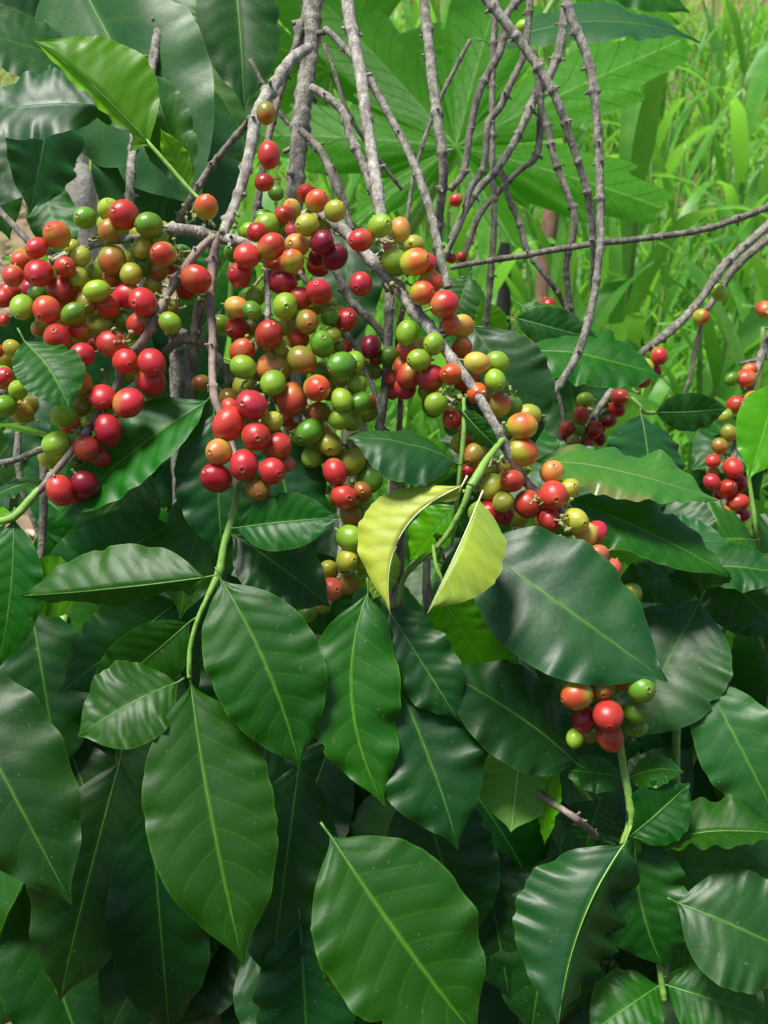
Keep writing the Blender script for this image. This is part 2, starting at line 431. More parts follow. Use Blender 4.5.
PLACED = []
def cherries(parent, depth, items, slope=(0, 0), far=False):
    """items: (x, y, r px, colour code, layer[, scar x, scar y]) ; depth may drift over the picture by slope"""
    items = sorted(items, key=lambda i: i[4])
    nodes = PATHS.get(parent.name, [])
    for it in items:
        x, y, r, c, L = it[:5]
        d = (depth(x, y) if callable(depth) else depth) + L * .010
        for _ in range(60):
            c0 = P(x, y, d); rr = r * d / F
            hit = False
            for (q, qr) in PLACED:
                if (q - c0).length < (qr + rr) * .90: hit = True; break
            if not hit: break
            d += .0012
        c0 = P(x, y, d); rr = r * d / F
        PLACED.append((c0, rr)); rr *= 1.015
        rnd = random.Random(int(x * 13 + y * 7))
        view = (CAM - c0).normalized()
        rt = (CM.to_3x3() @ Vector((1, 0, 0))); up = (CM.to_3x3() @ Vector((0, 1, 0)))
        rt = (rt - view * rt.dot(view)).normalized(); up = (up - view * up.dot(view)).normalized()
        # nearest wood
        near = min(nodes, key=lambda a: (a[0] - c0).length_squared) if nodes else None
        if len(it) > 5:
            sx, sy = it[5], -it[6]
            ap = rt * sx + up * sy + view * math.sqrt(max(.05, 1 - sx * sx - sy * sy))
        else:
            out = (c0 - near[0]).normalized() if near else Vector((0, 0, -1))
            ap = out * .9 + Vector((rnd.uniform(-.7, .7), rnd.uniform(-.7, .3), rnd.uniform(-.9, .2))) * .9
            if ap.normalized().dot(view) > .75: ap -= view * .6
        ap.normalize()
        q = ap.to_track_quat('Z', 'Y') @ Matrix.Rotation(rnd.uniform(0, 6.28), 3, 'Z').to_quaternion()
        o = bpy.data.objects.new('cherry', CMESH[rnd.randrange(5)])
        COL.objects.link(o)
        host = near[1] if (near and (near[0] - c0).length < .05) else parent
        attach(o, host, c0)
        o['label'] = {'r': 'ripe red cherry', 'd': 'dark red cherry', 'm': 'overripe maroon cherry', 'o': 'ripening brownish orange cherry', 'O': 'orange cherry', 'b': 'half ripe red and green cherry', 'p': 'pale yellow cherry with a red blush', 'y': 'yellow green cherry', 'l': 'light green cherry', 'g': 'unripe green cherry', 'k': 'pinkish red cherry'}[c]
        o.rotation_mode = 'QUATERNION'; o.rotation_quaternion = q
        ks_ = rnd.uniform(-.035, .035); o.scale = (rr * (1 + ks_), rr * (1 - ks_), rr * rnd.uniform(.97, 1.04))
        o.material_slots[0].link = 'OBJECT'; o.material_slots[0].material = CH[c]

def stubs(parent, spots, n=7, d0=.6):
    """old flower stalks and bracts in the leaf axils: one mesh per plant"""
    V = []; Fc = []; rnd = random.Random(len(spots))
    for (x, y, d) in spots:
        c = P(x, y, d + .016)
        for k in range(max(3, n - 4)):
            dr = Vector((rnd.uniform(-1, 1), rnd.uniform(-1, .4), rnd.uniform(-.8, 1))).normalized()
            L = rnd.uniform(.003, .008); r = rnd.uniform(.0007, .0013)
            p0 = c + Vector((rnd.uniform(-1, 1), rnd.uniform(-1, 1), rnd.uniform(-1, 1))) * .004
            b = dr + Vector((rnd.uniform(-.5, .5), rnd.uniform(-.5, .5), rnd.uniform(-.5, .5)))
            tube_geo([(p0, r), (p0 + dr * L * .5, r * .8), (p0 + dr * L * .5 + b.normalized() * L * .4, r * .9), (p0 + dr * L * .5 + b.normalized() * L * .5, r * 1.7), (p0 + dr * L * .5 + b.normalized() * L * .62, r * .9)], 6, V=V, Fc=Fc)
    o = link('flower_stalks', V, Fc, M_STUB, parent, origin=P(*spots[0])); o['kind'] = 'stuff'
    return o

def ground_z(x, y):
    h = 0
    if y > 2.6: h += (y - 2.6) * .30
    h += .03 * noise.noise(Vector((x * .9, y * .9, 0))) + .12 * noise.noise(Vector((x * .15, y * .15, 4)))
    return h

def base_of(x, y, d):
    p = P(x, y, d); return Vector((p.x, p.y, ground_z(p.x, p.y)))

def trunk_down(parent, x, y, d, r, foot, mat=None, name='trunk'):
    """trunk from a photo point down to the ground at the plant's foot"""
    a = P(x, y, d); b = Vector(foot) - Vector((0, 0, .05))
    pts = [(a, r * d / F)]
    for t in (.3, .6, .85, 1): pts.append((a.lerp(b, t) + Vector((.02 * math.sin(5 * t + x), .03 * t * (1 - t), 0)), r * d / F * (1 + .7 * t)))
    path = crom(pts, .006)
    V, Fc, _ = tube_geo(path, 12, .09, .2, .1, int(x))
    return link(name, V, Fc, mat or M_BARK, parent, origin=a)

# ------------------------------------------------------------------ the coffee shrubs
fA = base_of(150, 620, .92); fB = base_of(300, 700, .85); fC = base_of(430, 700, .84); fD = base_of(600, 620, 1.12); fE = base_of(745, 640, 1.1); fG = base_of(60, 500, 1.35)
G = 'coffee shrubs crowded along the planting row'
A = thing('coffee_shrub', 'coffee shrub at the left edge with a dense mass of red and green cherries', 'coffee shrub', fA, G)
B = thing('coffee_shrub', 'coffee shrub with gnarled grey stem and long column of cherries in the middle', 'coffee shrub', fB, G)
C = thing('coffee_shrub', 'coffee shrub whose cherry branch runs diagonally down right past two yellow leaves', 'coffee shrub', fC, G)
D = thing('coffee_shrub', 'coffee shrub with a tangle of bare grey stems and few dark red cherries', 'coffee shrub', fD, G)
E = thing('coffee_shrub', 'coffee shrub at the right edge with a narrow string of small red and orange cherries', 'coffee shrub', fE, G)
H = thing('coffee_shrub', 'coffee shrub in the upper left corner showing only large dark leaves', 'coffee shrub', fG, G)

# --- wood A (left)
trunk_down(A, 178, 330, .80, 9, fA, M_BARK)
branch(A, [(168, -60, .86, 7), (160, 20, .82, 7), (150, 75, .80, 6.5), (136, 130, .77, 6), (130, 190, .73, 6), (135, 240, .72, 6), (160, 300, .76, 7), (178, 345, .80, 8)], M_BARK)
branch(A, [(218, 238, .640, 8), (195, 232, .635, 8.5), (168, 230, .630, 7.5), (140, 237, .630, 5.5), (105, 243, .632, 4.5), (72, 252, .632, 4), (45, 265, .64, 4), (20, 280, .65, 4), (-20, 290, .66, 4)], M_TWIG, 'fruiting_branch')
branch(A, [(214, 236, .632, 5.5), (198, 250, .625, 6), (180, 275, .620, 6), (166, 297, .618, 6), (156, 318, .615, 7), (145, 338, .618, 7), (128, 362, .625, 6), (115, 388, .628, 5), (100, 412, .612, 6), (84, 435, .606, 6), (68, 456, .602, 5), (52, 476, .60, 5), (38, 492, .60, 5)], M_PURP, 'fruiting_branch')
branch(A, [(40, 489, .60, 6), (25, 506, .598, 7), (12, 518, .597, 7), (-6, 522, .60, 5)], M_STEM, 'green_shoot', knobpx=0, side_stubs=False)
branch(A, [(50, 445, .61, 5), (35, 452, .615, 5), (15, 460, .62, 4.5), (-20, 468, .63, 4.5)], M_BARKD, 'branch')
branch(A, [(200, 300, .66, 8), (196, 330, .665, 7.5), (192, 370, .67, 6), (188, 420, .68, 6), (180, 480, .72, 6)], M_BARK)
branch(A, [(165, 352, .66, 6), (182, 340, .655, 6), (205, 345, .652, 6), (222, 365, .652, 5), (236, 398, .66, 5)], M_BARKD)
branch(A, [(-10, 200, .75, 4.5), (10, 222, .74, 4.5), (32, 245, .73, 4.5)], M_BARKD, knobpx=0)
branch(A, [(0, 350, .68, 4), (-10, 340, .69, 4), (-40, 330, .7, 4)], M_BARKD)
branch(A, [(-30, 400, .66, 4), (0, 392, .655, 4), (14, 400, .65, 4), (26, 396, .65, 3)], M_BARKD)
A_items = [(85,218,11.5,'g',1,-.6,-.2),(109,210,11,'l',1),(124,215,14.5,'r',0),(109,231,11,'o',0),(57,235,13.5,'b',0),(37,248,11,'r',0),(22,261,10,'r',1),(13,276,10.5,'r',0),(39,273,14.5,'r',0),(65,267,11,'r',0,.2,-.2),
 (81,257,9.5,'y',1),(72,247,8,'y',2),(78,277,10,'y',1),(60,289,13.5,'r',1),(75,296,9,'r',2),(4,298,9,'r',1),(22,307,11.5,'l',0),(38,294,11,'g',2),(30,288,9,'d',2),(47,310,14.5,'r',0),
 (74,314,11.5,'g',0),(62,306,8,'o',2),(97,291,11.5,'l',0),(87,302,11,'o',1),(108,306,12,'r',0,0,.1),(112,260,14,'o',1),(96,273,9.5,'l',2),(112,279,10.5,'o',1,-.6,0),(131,274,11.5,'y',1),(142,266,10.5,'g',2),
 (143,247,10.5,'y',1),(149,225,12.5,'g',0),(160,240,9.5,'g',1),(163,254,12.5,'b',0),(159,271,9,'o',2),(153,285,9,'y',2),(128,296,13,'r',1),(143,302,14.5,'r',0,-.6,.1),(196,279,14.5,'r',0),(186,290,10,'d',2),
 (170,323,11.5,'l',0),(138,324,11,'r',1),(123,321,10.5,'g',2),(175,307,7,'o',2),(112,344,14,'r',1),(125,361,12.5,'r',.5),(152,363,14,'r',0,.3,.6),(150,380,15.5,'r',1),(128,403,15.5,'r',0),(201,383,9,'o',3),
 (100,324,12,'y',1),(78,330,10,'r',1),(57,338,14,'r',0,-.2,-.5),(38,329,7,'o',2),(82,355,13,'r',0),(62,362,11,'r',1),(12,349,9.5,'y',1),(3,378,10.5,'r',0),(18,390,9.5,'l',0),(5,406,11,'g',0),
 (22,413,12,'o',2),(80,383,13,'b',0),(102,397,13,'r',0,.1,.5),(80,407,10.5,'o',1),(64,415,12,'l',0),(108,430,14,'d',0),(105,412,8,'l',2),(56,444,13.5,'l',0),(86,448,13,'r',0),(100,457,10.5,'r',.6),
 (60,490,14,'r',0),(85,485,13,'m',.3),(81,495,12,'d',1.2),(-3,351,7,'r',1),(4,320,6,'r',2),(95,345,8,'r',2.5),(125,285,9,'y',3),(150,262,9,'o',3),(175,258,8,'o',2)]
cherries(A, lambda x, y: .612 - .00004 * (y - 250), A_items)
stubs(A, [(52,258,.625),(95,238,.62),(140,235,.62),(185,215,.625),(200,210,.62),(178,255,.61),(170,305,.605),(128,340,.60),(108,385,.605),(95,400,.60),(75,430,.595),(95,428,.595),(78,462,.595),(212,230,.62),(20,265,.63),(70,478,.592),(180,262,.61)], 8)

# --- wood B (centre)
trunk_down(B, 288, 330, .76, 10, fB, M_BARK)
branch(B, [(318, -70, .76, 15), (312, 0, .74, 14), (309, 50, .73, 13), (303, 105, .72, 12), (297, 160, .71, 11.5), (293, 215, .71, 12), (290, 270, .73, 10), (288, 340, .76, 10)], M_BARK, 'stem', knobpx=24, amp=.3)
branch(B, [(308, 48, .71, 7.5), (290, 62, .69, 8), (272, 88, .68, 8), (258, 112, .665, 8.5), (250, 150, .655, 8), (243, 180, .65, 7.5), (232, 212, .645, 7), (222, 236, .64, 7)], M_TWIG)
branch(B, [(262, 108, .67, 5), (240, 132, .69, 5), (215, 162, .70, 5), (196, 190, .70, 5), (178, 222, .70, 5)], M_BARKD)
branch(B, [(312, 88, .70, 6), (326, 96, .69, 6), (343, 112, .685, 6), (352, 140, .68, 6), (366, 172, .675, 6), (374, 195, .67, 5.5), (382, 225, .67, 5)], M_BARK)
branch(B, [(300, 130, .70, 5), (320, 150, .69, 5), (336, 185, .68, 6.5), (345, 205, .68, 4), (352, 230, .68, 4)], M_BARKD)
branch(B, [(300, 22, .73, 5.5), (296, 45, .72, 5), (285, 75, .725, 5), (268, 140, .72, 5), (258, 200, .72, 5.5), (250, 240, .72, 5)], M_BARKD)
branch(B, [(218, 238, .641, 8), (240, 242, .638, 8), (262, 250, .642, 7), (285, 240, .65, 8), (300, 220, .665, 9), (318, 212, .66, 8)], M_TWIG, 'fruiting_branch')
branch(B, [(214, 236, .633, 7), (213, 262, .628, 7), (210, 300, .622, 6), (213, 340, .618, 5.5), (212, 375, .612, 5.5), (216, 402, .604, 6), (228, 430, .60, 5), (236, 465, .592, 5), (238, 490, .588, 5)], M_PURP, 'fruiting_branch')
branch(B, [(238, 484, .586, 5), (233, 515, .583, 6.5), (224, 545, .580, 6), (219, 572, .578, 7), (206, 600, .575, 4), (197, 622, .574, 4), (190, 650, .574, 4), (189, 678, .573, 4)], M_STEM, 'green_shoot', knobpx=58, amp=.35, side_stubs=False)
branch(B, [(266, 270, .622, 3.5), (268, 300, .619, 4), (269, 340, .622, 4), (285, 375, .632, 4), (302, 405, .64, 4), (318, 440, .642, 4), (332, 480, .64, 4), (342, 520, .64, 4.5), (340, 560, .64, 5), (330, 605, .64, 3)], M_TWIG, 'fruiting_branch', knobpx=18)
branch(B, [(296, 262, .645, 3.5), (305, 280, .64, 3.5), (330, 310, .645, 3.5), (352, 342, .645, 3.5), (368, 375, .645, 3.5), (378, 402, .645, 3.5), (384, 430, .65, 3.5)], M_TWIG, knobpx=40)
branch(B, [(320, 250, .66, 5), (338, 275, .655, 5), (350, 300, .655, 6), (365, 315, .655, 5.5), (382, 335, .655, 5), (392, 360, .66, 4.5)], M_BARK)
branch(B, [(384, 268, .65, 5.5), (389, 300, .648, 6.5), (388, 345, .646, 6.5), (386, 385, .646, 6.5), (380, 430, .65, 6.5), (375, 470, .66, 6.5)], M_BARK, knobpx=50, amp=.3)
B_items = [(266,113,10,'o',0,0,.9),(269,155,12.5,'r',0,.0,.85),(206,207,11.5,'b',0),
 (276,193,8,'g',6),(292,209,9.5,'p',4),(317,201,11.5,'b',1),(335,211,10.5,'y',0),(307,225,11.5,'y',0,-.7,0),(257,232,10.5,'d',1),(271,247,13,'r',0),(247,256,13,'r',0),(240,275,12.5,'r',0,-.5,-.4),(297,245,12,'p',1),(292,261,12,'b',0,-.1,-.9),
 (273,263,9,'r',2),(280,265,9,'p',2),(292,230,7,'k',2),(322,242,11.5,'m',0),(335,257,13,'m',0.3),(317,257,9,'m',2),(309,240,7,'y',3),(282,282,13,'d',1),(319,292,13,'r',0,-.2,-.6),(300,298,12,'r',1),(285,306,13.5,'l',0,.1,0),
 (237,307,11,'p',1),(252,310,10,'g',0,-.1,.2),(255,297,10,'l',2),(307,322,12,'o',0,.2,.2),(330,316,10,'g',1,0,-.6),(346,320,12.5,'r',1),(331,302,6,'y',3),(237,328,11.5,'d',2),(252,328,9,'o',2),(269,335,14.5,'r',0,.2,-.7),
 (287,327,9,'y',3),(299,338,10.5,'O',1,-.6,0),(282,347,10,'y',1),(254,342,8,'l',2),(242,351,12,'r',1),(243,367,13,'l',0),(322,344,13,'g',0,.1,-.5),(332,335,9,'y',1),(302,360,13.5,'o',0),(274,368,16,'p',1),
 (273,383,12.5,'l',0),(292,399,15.5,'r',1),(317,388,13.5,'b',0),(320,372,8.5,'g',2),(338,347,6,'g',2),(342,365,13.5,'g',0),(354,363,11.5,'l',1),(357,384,11,'l',1),(342,400,11.5,'l',0,.3,.8),(359,402,11.5,'g',0),
 (340,419,10.5,'l',0.4),(352,421,9.5,'l',1),(338,382,9,'y',2),(319,413,11,'o',1,-.8,.1),(310,432,13.5,'g',0),(330,444,13,'y',0,0,.4),(312,457,10.5,'l',1),(352,462,13,'y',1),(335,472,13.5,'r',0),(369,478,13.5,'g',1),
 (344,497,13.5,'r',0,.4,.1),(362,491,10.5,'o',0,0,0),(351,515,12,'o',1),(364,507,8,'y',2),(358,442,11,'y',2),(364,458,6,'r',2),(327,500,8,'l',2),(387,466,6,'y',1),
 (350,538,13,'l',0),(367,538,9,'l',2),(347,560,11.5,'y',0,.6,0),(363,559,12,'l',1),(328,569,9.5,'y',1),(331,589,12.5,'k',0),(347,584,11,'o',1),(362,579,9.5,'l',2),(308,613,9.5,'g',1),(322,604,7,'y',2),
 (285,418,9,'r',3),(294,428,8,'r',3),(245,384,12,'y',2),(258,375,9,'o',3)]
cherries(B, lambda x, y: .612 + (.012 if y > 420 else 0), B_items)
K_items = [(252,405,16,'r',0,-.55,-.1),(229,424,17,'r',.3),(230,407,9,'r',2),(256,436,14.5,'r',0,.1,.15),(272,422,11,'y',1),(276,446,14.5,'r',1),(219,452,13.5,'p',0,-.6,0),(244,465,16,'r',0,-.1,.3),(216,478,15.5,'d',.3),(272,471,14,'r',0,.5,.2),(286,464,9,'k',1),(258,489,13,'o',.5)]
cherries(B, .570, K_items)
stubs(B, [(222,230,.625),(270,285,.61),(262,275,.612),(248,345,.61),(250,385,.60),(330,238,.64),(318,225,.64),(322,300,.62),(240,440,.59),(265,345,.605),(345,445,.62),(355,485,.62),(290,355,.62),(236,220,.63),(345,575,.62),(200,300,.61),(266,398,.61)], 8)

# --- wood C (diagonal)
trunk_down(C, 398, 450, .74, 8, fC, M_BARK)
branch(C, [(338, -60, .74, 9), (348, 10, .72, 8.5), (356, 50, .71, 8.5), (364, 100, .69, 8.5), (371, 150, .68, 8), (378, 195, .66, 8.5), (384, 235, .65, 7), (388, 262, .645, 7)], M_TWIG, 'stem', knobpx=46, amp=.4)
branch(C, [(325, 28, .72, 4.5), (345, 48, .715, 5), (368, 78, .71, 5.5), (392, 120, .70, 5.5), (414, 165, .69, 6), (430, 210, .68, 6), (440, 255, .67, 6), (448, 288, .665, 5.5)], M_BARK, knobpx=50, amp=.5)
branch(C, [(316, 210, .655, 8), (335, 222, .64, 8), (352, 238, .63, 8), (370, 258, .625, 8.5), (392, 280, .62, 9), (410, 305, .615, 8.5), (428, 326, .61, 9), (445, 350, .605, 7), (462, 372, .60, 7), (478, 395, .598, 7), (492, 420, .596, 7), (502, 440, .598, 8), (512, 460, .602, 6.5), (524, 480, .608, 6.5), (538, 494, .612, 6), (562, 512, .614, 4), (585, 540, .612, 3), (608, 566, .612, 2)], M_TWIG, 'fruiting_branch', knobpx=30, amp=.35)
branch(C, [(405, 300, .63, 4), (398, 340, .65, 4), (400, 400, .68, 4), (398, 450, .73, 5)], M_BARK)
branch(C, [(504, 438, .597, 4.5), (494, 450, .588, 5), (485, 462, .580, 6), (477, 476, .574, 8), (470, 486, .571, 8)], M_STEM, 'green_shoot', knobpx=0, side_stubs=False)
branch(C, [(470, 486, .571, 6), (464, 504, .572, 4.5), (450, 530, .576, 4.5), (436, 548, .58, 4.5), (420, 560, .585, 5), (404, 578, .59, 4.5), (398, 605, .595, 3.5)], M_STEM, 'green_shoot', knobpx=46, amp=.35, side_stubs=False)
branch(C, [(464, 398, .60, 3), (464, 430, .598, 4.2), (460, 470, .60, 3.6), (456, 510, .605, 3.6), (452, 545, .61, 3)], M_STEM, 'green_shoot', knobpx=0, side_stubs=False)
branch(C, [(433, 545, .578, 3), (436, 565, .575, 3.5), (442, 580, .575, 3), (450, 600, .58, 2.5)], M_STEM, 'green_shoot', knobpx=0, side_stubs=False)
branch(C, [(490, 765, .66, 5), (520, 782, .63, 5), (548, 800, .60, 4.6), (565, 811, .59, 4.6), (578, 820, .588, 5), (600, 840, .62, 4)], M_PURP, knobpx=20)
branch(C, [(617, 690, .592, 5), (614, 712, .59, 6), (620, 745, .588, 6), (625, 775, .588, 6.5), (629, 800, .585, 6.5), (630, 820, .585, 6), (622, 845, .585, 5)], M_STEM, 'fruiting_shoot', knobpx=60, amp=.3, side_stubs=False)
branch(C, [(572, 745, .61, 6), (568, 765, .61, 5.5), (578, 785, .61, 5), (590, 800, .63, 4)], M_STEM, 'green_shoot', knobpx=0, side_stubs=False)
branch(C, [(630, 822, .588, 6), (642, 860, .60, 4.5), (655, 920, .60, 4.5), (660, 970, .60, 5), (664, 1000, .60, 5)], M_STEM, 'green_shoot', knobpx=60, amp=.35, side_stubs=False)
C_items = [(361,240,12,'r',0,-.7,.1),(380,226,12,'l',0),(400,230,11.5,'p',1),(361,284,12.5,'r',0,-.4,.3),(395,262,13,'l',1),(415,262,14,'b',0),(427,262,10,'r',1),(430,281,11.5,'b',1),(422,293,12,'b',0,.75,-.2),(444,304,15,'r',0),
 (450,325,11,'O',0,-.3,.1),(462,326,12,'p',1),(407,333,12,'l',1),(434,344,11,'l',0),(407,349,10,'k',1,-.7,0),(419,360,12,'l',0,-.8,0),(462,347,10.5,'r',2),(466,358,8.5,'l',2),(477,363,12,'p',0),(497,362,11,'l',1),
 (495,380,11,'l',0,.4,.6),(452,374,12,'O',0,-.5,-.1),(431,378,14,'r',.5),(410,375,13.5,'r',1),(402,366,9,'r',2),(405,388,11.5,'r',2),(477,393,11,'O',0,0,0),(497,405,13,'b',1),(436,404,11.5,'l',0),(427,390,9,'g',2),
 (452,419,11,'r',1),(482,432,12,'r',1),(470,433,12,'r',2),(522,426,13.5,'b',0),(523,452,14,'b',.3),(475,455,12.5,'o',0,-.5,.5),(469,471,9,'d',2),(489,470,8,'y',2),(502,467,9.5,'p',2),(492,487,12.5,'y',1),
 (512,481,12,'r',0,-.5,-.2),(503,502,10.5,'y',0),(490,513,13,'d',1),(505,515,9,'d',2),(528,504,14.5,'r',.5),(552,472,12.5,'p',1,.2,-.5),(553,495,14.5,'r',0,.2,.3),(569,489,11.5,'y',1,.5,-.3),(549,519,12.5,'r',.5),(557,513,10,'y',2),
 (575,521,13.5,'y',0),(585,535,13,'p',0),(596,532,11,'r',1),(597,555,10.5,'k',0),(611,569,10.5,'k',.3),(628,592,5,'y',1),(371,347,11.5,'m',3),(377,357,8,'O',4),(375,372,7.5,'g',4),(369,363,6,'y',4),(392,378,8,'r',4),(393,391,8,'r',4),(371,402,6,'r',4),(402,462,9,'g',6),(414,466,6,'r',6),(392,250,6,'k',1),(388,247,5,'k',1)]
cherries(C, lambda x, y: .605 - .00003 * (x - 360), C_items)
CB = [(577,695,15,'b',0),(602,687,13,'o',.5,.1,.6),(623,682,9,'O',2),(641,689,14,'g',0),(636,712,13.5,'g',1),(635,727,11,'g',2),(608,715,15,'r',0,.1,.75),(610,737,14,'r',1),(584,719,13,'d',1),(575,738,9,'l',1),(590,736,8,'o',3)]
cherries(C, .566, CB)
stubs(C, [(388,245,.62),(375,262,.61),(400,282,.60),(412,300,.60),(440,338,.595),(430,322,.60),(388,290,.61),(455,395,.59),(465,405,.59),(505,385,.59),(510,440,.585),(498,455,.575),(540,500,.58),(560,515,.58),(470,490,.565),(440,545,.572),(618,700,.58),(428,360,.595),(448,400,.59),(565,530,.58)], 8)

def inner_cherries(parent, base, items, n, seed):
    rnd = random.Random(seed); V = []; Fc = []; MI = []; keys = ['r', 'o', 'y', 'l', 'g', 'O', 'd', 'k']
    for _ in range(n * 4):
        if len(MI) >= n * len(CMESH[0].polygons): break
        it = rnd.choice(items)
        x = it[0] + rnd.uniform(-16, 16); y = it[1] + rnd.uniform(-14, 16); r = rnd.uniform(9.5, 12.5)
        d = base + rnd.uniform(.018, .034)
        c0 = P(x, y, d); rr = r * d / F
        if any((q - c0).length < (qr + rr) * .88 for q, qr in PLACED): continue
        PLACED.append((c0, rr))
        M = Matrix.Translation(c0) @ Vector((rnd.uniform(-1, 1), rnd.uniform(-1, 1), rnd.uniform(-1, 1))).normalized().to_track_quat('Z', 'Y').to_matrix().to_4x4() @ Matrix.Scale(rr, 4)
        me = CMESH[rnd.randrange(5)]; b = len(V); kx = rnd.choice([0, 1, 2, 2, 2, 3, 3, 3, 4, 4, 6])
        V += [M @ v.co for v in me.vertices]
        Fc += [tuple(b + i for i in p.vertices) for p in me.polygons]; MI += [kx] * len(me.polygons)
    uv0 = [(.5, .5)] * len(V)
    o = link('inner_cherries', V, Fc, [CH[q] for q in keys], parent, uv0, origin=V[0], matidx=MI); o['kind'] = 'stuff'
inner_cherries(A, .618, A_items, 42, 1)
inner_cherries(B, .625, B_items[3:], 40, 2)
inner_cherries(C, .612, C_items[:58], 26, 3)

for pts in ([(300, -10, .8, 3), (330, 60, .8, 3), (352, 120, .8, 3), (402, 190, .82, 2.5)], [(470, 40, .9, 3), (440, 100, .9, 3), (415, 170, .9, 3), (405, 240, .9, 2.5)], [(250, 60, .8, 3), (285, 120, .8, 3), (330, 165, .8, 3), (350, 215, .8, 2.5)]):
    branch(C, pts, M_BARKD, 'twig')
# --- wood D (rear right tangle)
trunk_down(D, 600, 470, 1.0, 12, fD, M_BARKD)
def dd(pts): return [(x, y, d, r) for x, y, d, r in pts]
branch(D, [(420, -30, .84, 7), (428, 40, .82, 7), (436, 110, .80, 7), (443, 165, .80, 6.5), (440, 215, .82, 6), (436, 270, .85, 5)], M_BARK)
branch(D, [(470, -20, .84, 7), (502, 18, .84, 7), (530, 55, .84, 6.5), (556, 98, .84, 6), (574, 150, .85, 5.5), (588, 195, .86, 5), (594, 250, .88, 5), (593, 290, .9, 5)], M_BARK)
branch(D, [(560, -20, .80, 6.5), (572, 20, .80, 6.5), (588, 60, .80, 7), (596, 110, .80, 6), (600, 180, .80, 6), (600, 240, .80, 5.5), (593, 300, .80, 5.5), (577, 355, .80, 6), (552, 395, .80, 5), (532, 420, .80, 4.5)], M_BARK)
branch(D, [(497, -20, .92, 4.5), (493, 60, .92, 4.5), (492, 140, .92, 4.5), (494, 220, .92, 4), (490, 290, .93, 4), (480, 360, .95, 4)], M_BARKD)
branch(D, [(545, -20, .95, 5), (510, 10, .92, 5), (500, 50, .92, 6), (480, 90, .92, 5), (470, 130, .92, 5), (464, 170, .92, 5), (450, 190, .92, 5)], M_BARKD)
branch(D, [(565, 5, .94, 5.5), (560, 45, .94, 6.5), (548, 78, .94, 6), (534, 100, .94, 6.5), (518, 135, .93, 5), (500, 165, .92, 5.5), (478, 190, .92, 5), (466, 210, .92, 4.5), (450, 240, .92, 4)], M_BARK)
branch(D, [(530, 0, .90, 5), (525, 50, .9, 5), (512, 80, .9, 5), (500, 108, .9, 5), (488, 125, .9, 5), (484, 165, .9, 4.5), (470, 190, .9, 5), (464, 215, .9, 4), (446, 255, .9, 4), (430, 290, .92, 4)], M_BARKD)
branch(D, [(535, 50, .93, 4.5), (540, 100, .93, 4.5), (548, 130, .93, 5), (556, 165, .93, 5), (568, 195, .93, 5), (575, 225, .93, 5), (566, 270, .94, 4.5), (575, 330, .96, 4)], M_BARKD)
branch(D, [(542, 60, .95, 4), (540, 130, .95, 5), (535, 158, .95, 5), (520, 170, .95, 4), (505, 185, .95, 4), (480, 215, .95, 4), (465, 255, .95, 4)], M_BARKD)
branch(D, [(500, 165, .94, 3.5), (508, 195, .94, 4), (520, 225, .94, 4.5), (526, 248, .94, 5), (545, 275, .94, 4), (562, 300, .95, 4), (580, 340, .96, 4)], M_BARKD)
branch(D, [(785, 200, .88, 5), (740, 218, .88, 5), (700, 230, .88, 4.5), (650, 238, .88, 4.5), (600, 243, .88, 4.5), (555, 250, .88, 4.5), (520, 256, .88, 4.5), (480, 262, .88, 4), (450, 268, .88, 3.5)], M_BARKD)
branch(D, [(790, 208, .96, 6), (765, 228, .96, 6), (725, 265, .95, 6), (700, 300, .95, 5.5), (672, 330, .94, 5.5), (645, 350, .93, 5), (625, 375, .93, 5), (605, 400, .92, 5), (592, 420, .92, 4.5), (578, 445, .93, 4)], M_BARK, 'fruiting_branch')
branch(D, [(790, 225, 1.0, 6), (760, 245, 1.0, 6), (735, 268, 1.0, 5.5), (720, 290, 1.0, 5), (705, 310, .99, 4), (680, 320, .98, 3.5), (655, 342, .97, 3)], M_BARKD)
branch(D, [(705, 310, .99, 3), (697, 340, 1.0, 3), (692, 370, 1.0, 3), (682, 400, 1.0, 2.5)], M_BARKD)
branch(D, [(632, 398, .9, 3), (640, 406, .89, 3.5), (645, 412, .89, 4), (655, 413, .89, 3)], M_STEM, 'green_shoot', knobpx=0, side_stubs=False)
branch(D, [(564, 428, .93, 3), (560, 400, .93, 3), (550, 370, .94, 3), (545, 340, .95, 3)], M_BARKD)
D_items = [(585,400,7.7,'l',0),(581,415,8.5,'r',0),(567,428,8,'r',0),(580,430,6,'g',0),(594,430,8.5,'d',0),(573,441,7.5,'o',0),(587,444,7,'d',0),(600,439,6.5,'m',1),(609,421,7.5,'m',0,.0,-.1),(617,409,8,'d',1),(620,397,8.5,'r',0),(642,379,9,'d',1),(646,367,8,'y',0),(659,356,9,'r',0),(655,371,6.5,'d',1),(565,438,7,'m',1),
 (701,317,8,'b',2),(719,292,9,'l',6),(548,305,7.5,'d',2),(523,26,7,'l',1),(456,200,7,'r',-1),(451,258,5.5,'d',0),(462,257,5,'d',1),(600,427,6,'m',2)]
cherries(D, .905, D_items)
stubs(D, [(632,385,.92),(612,405,.91),(600,415,.91),(650,350,.92),(592,408,.91),(590,440,.91)], 8)
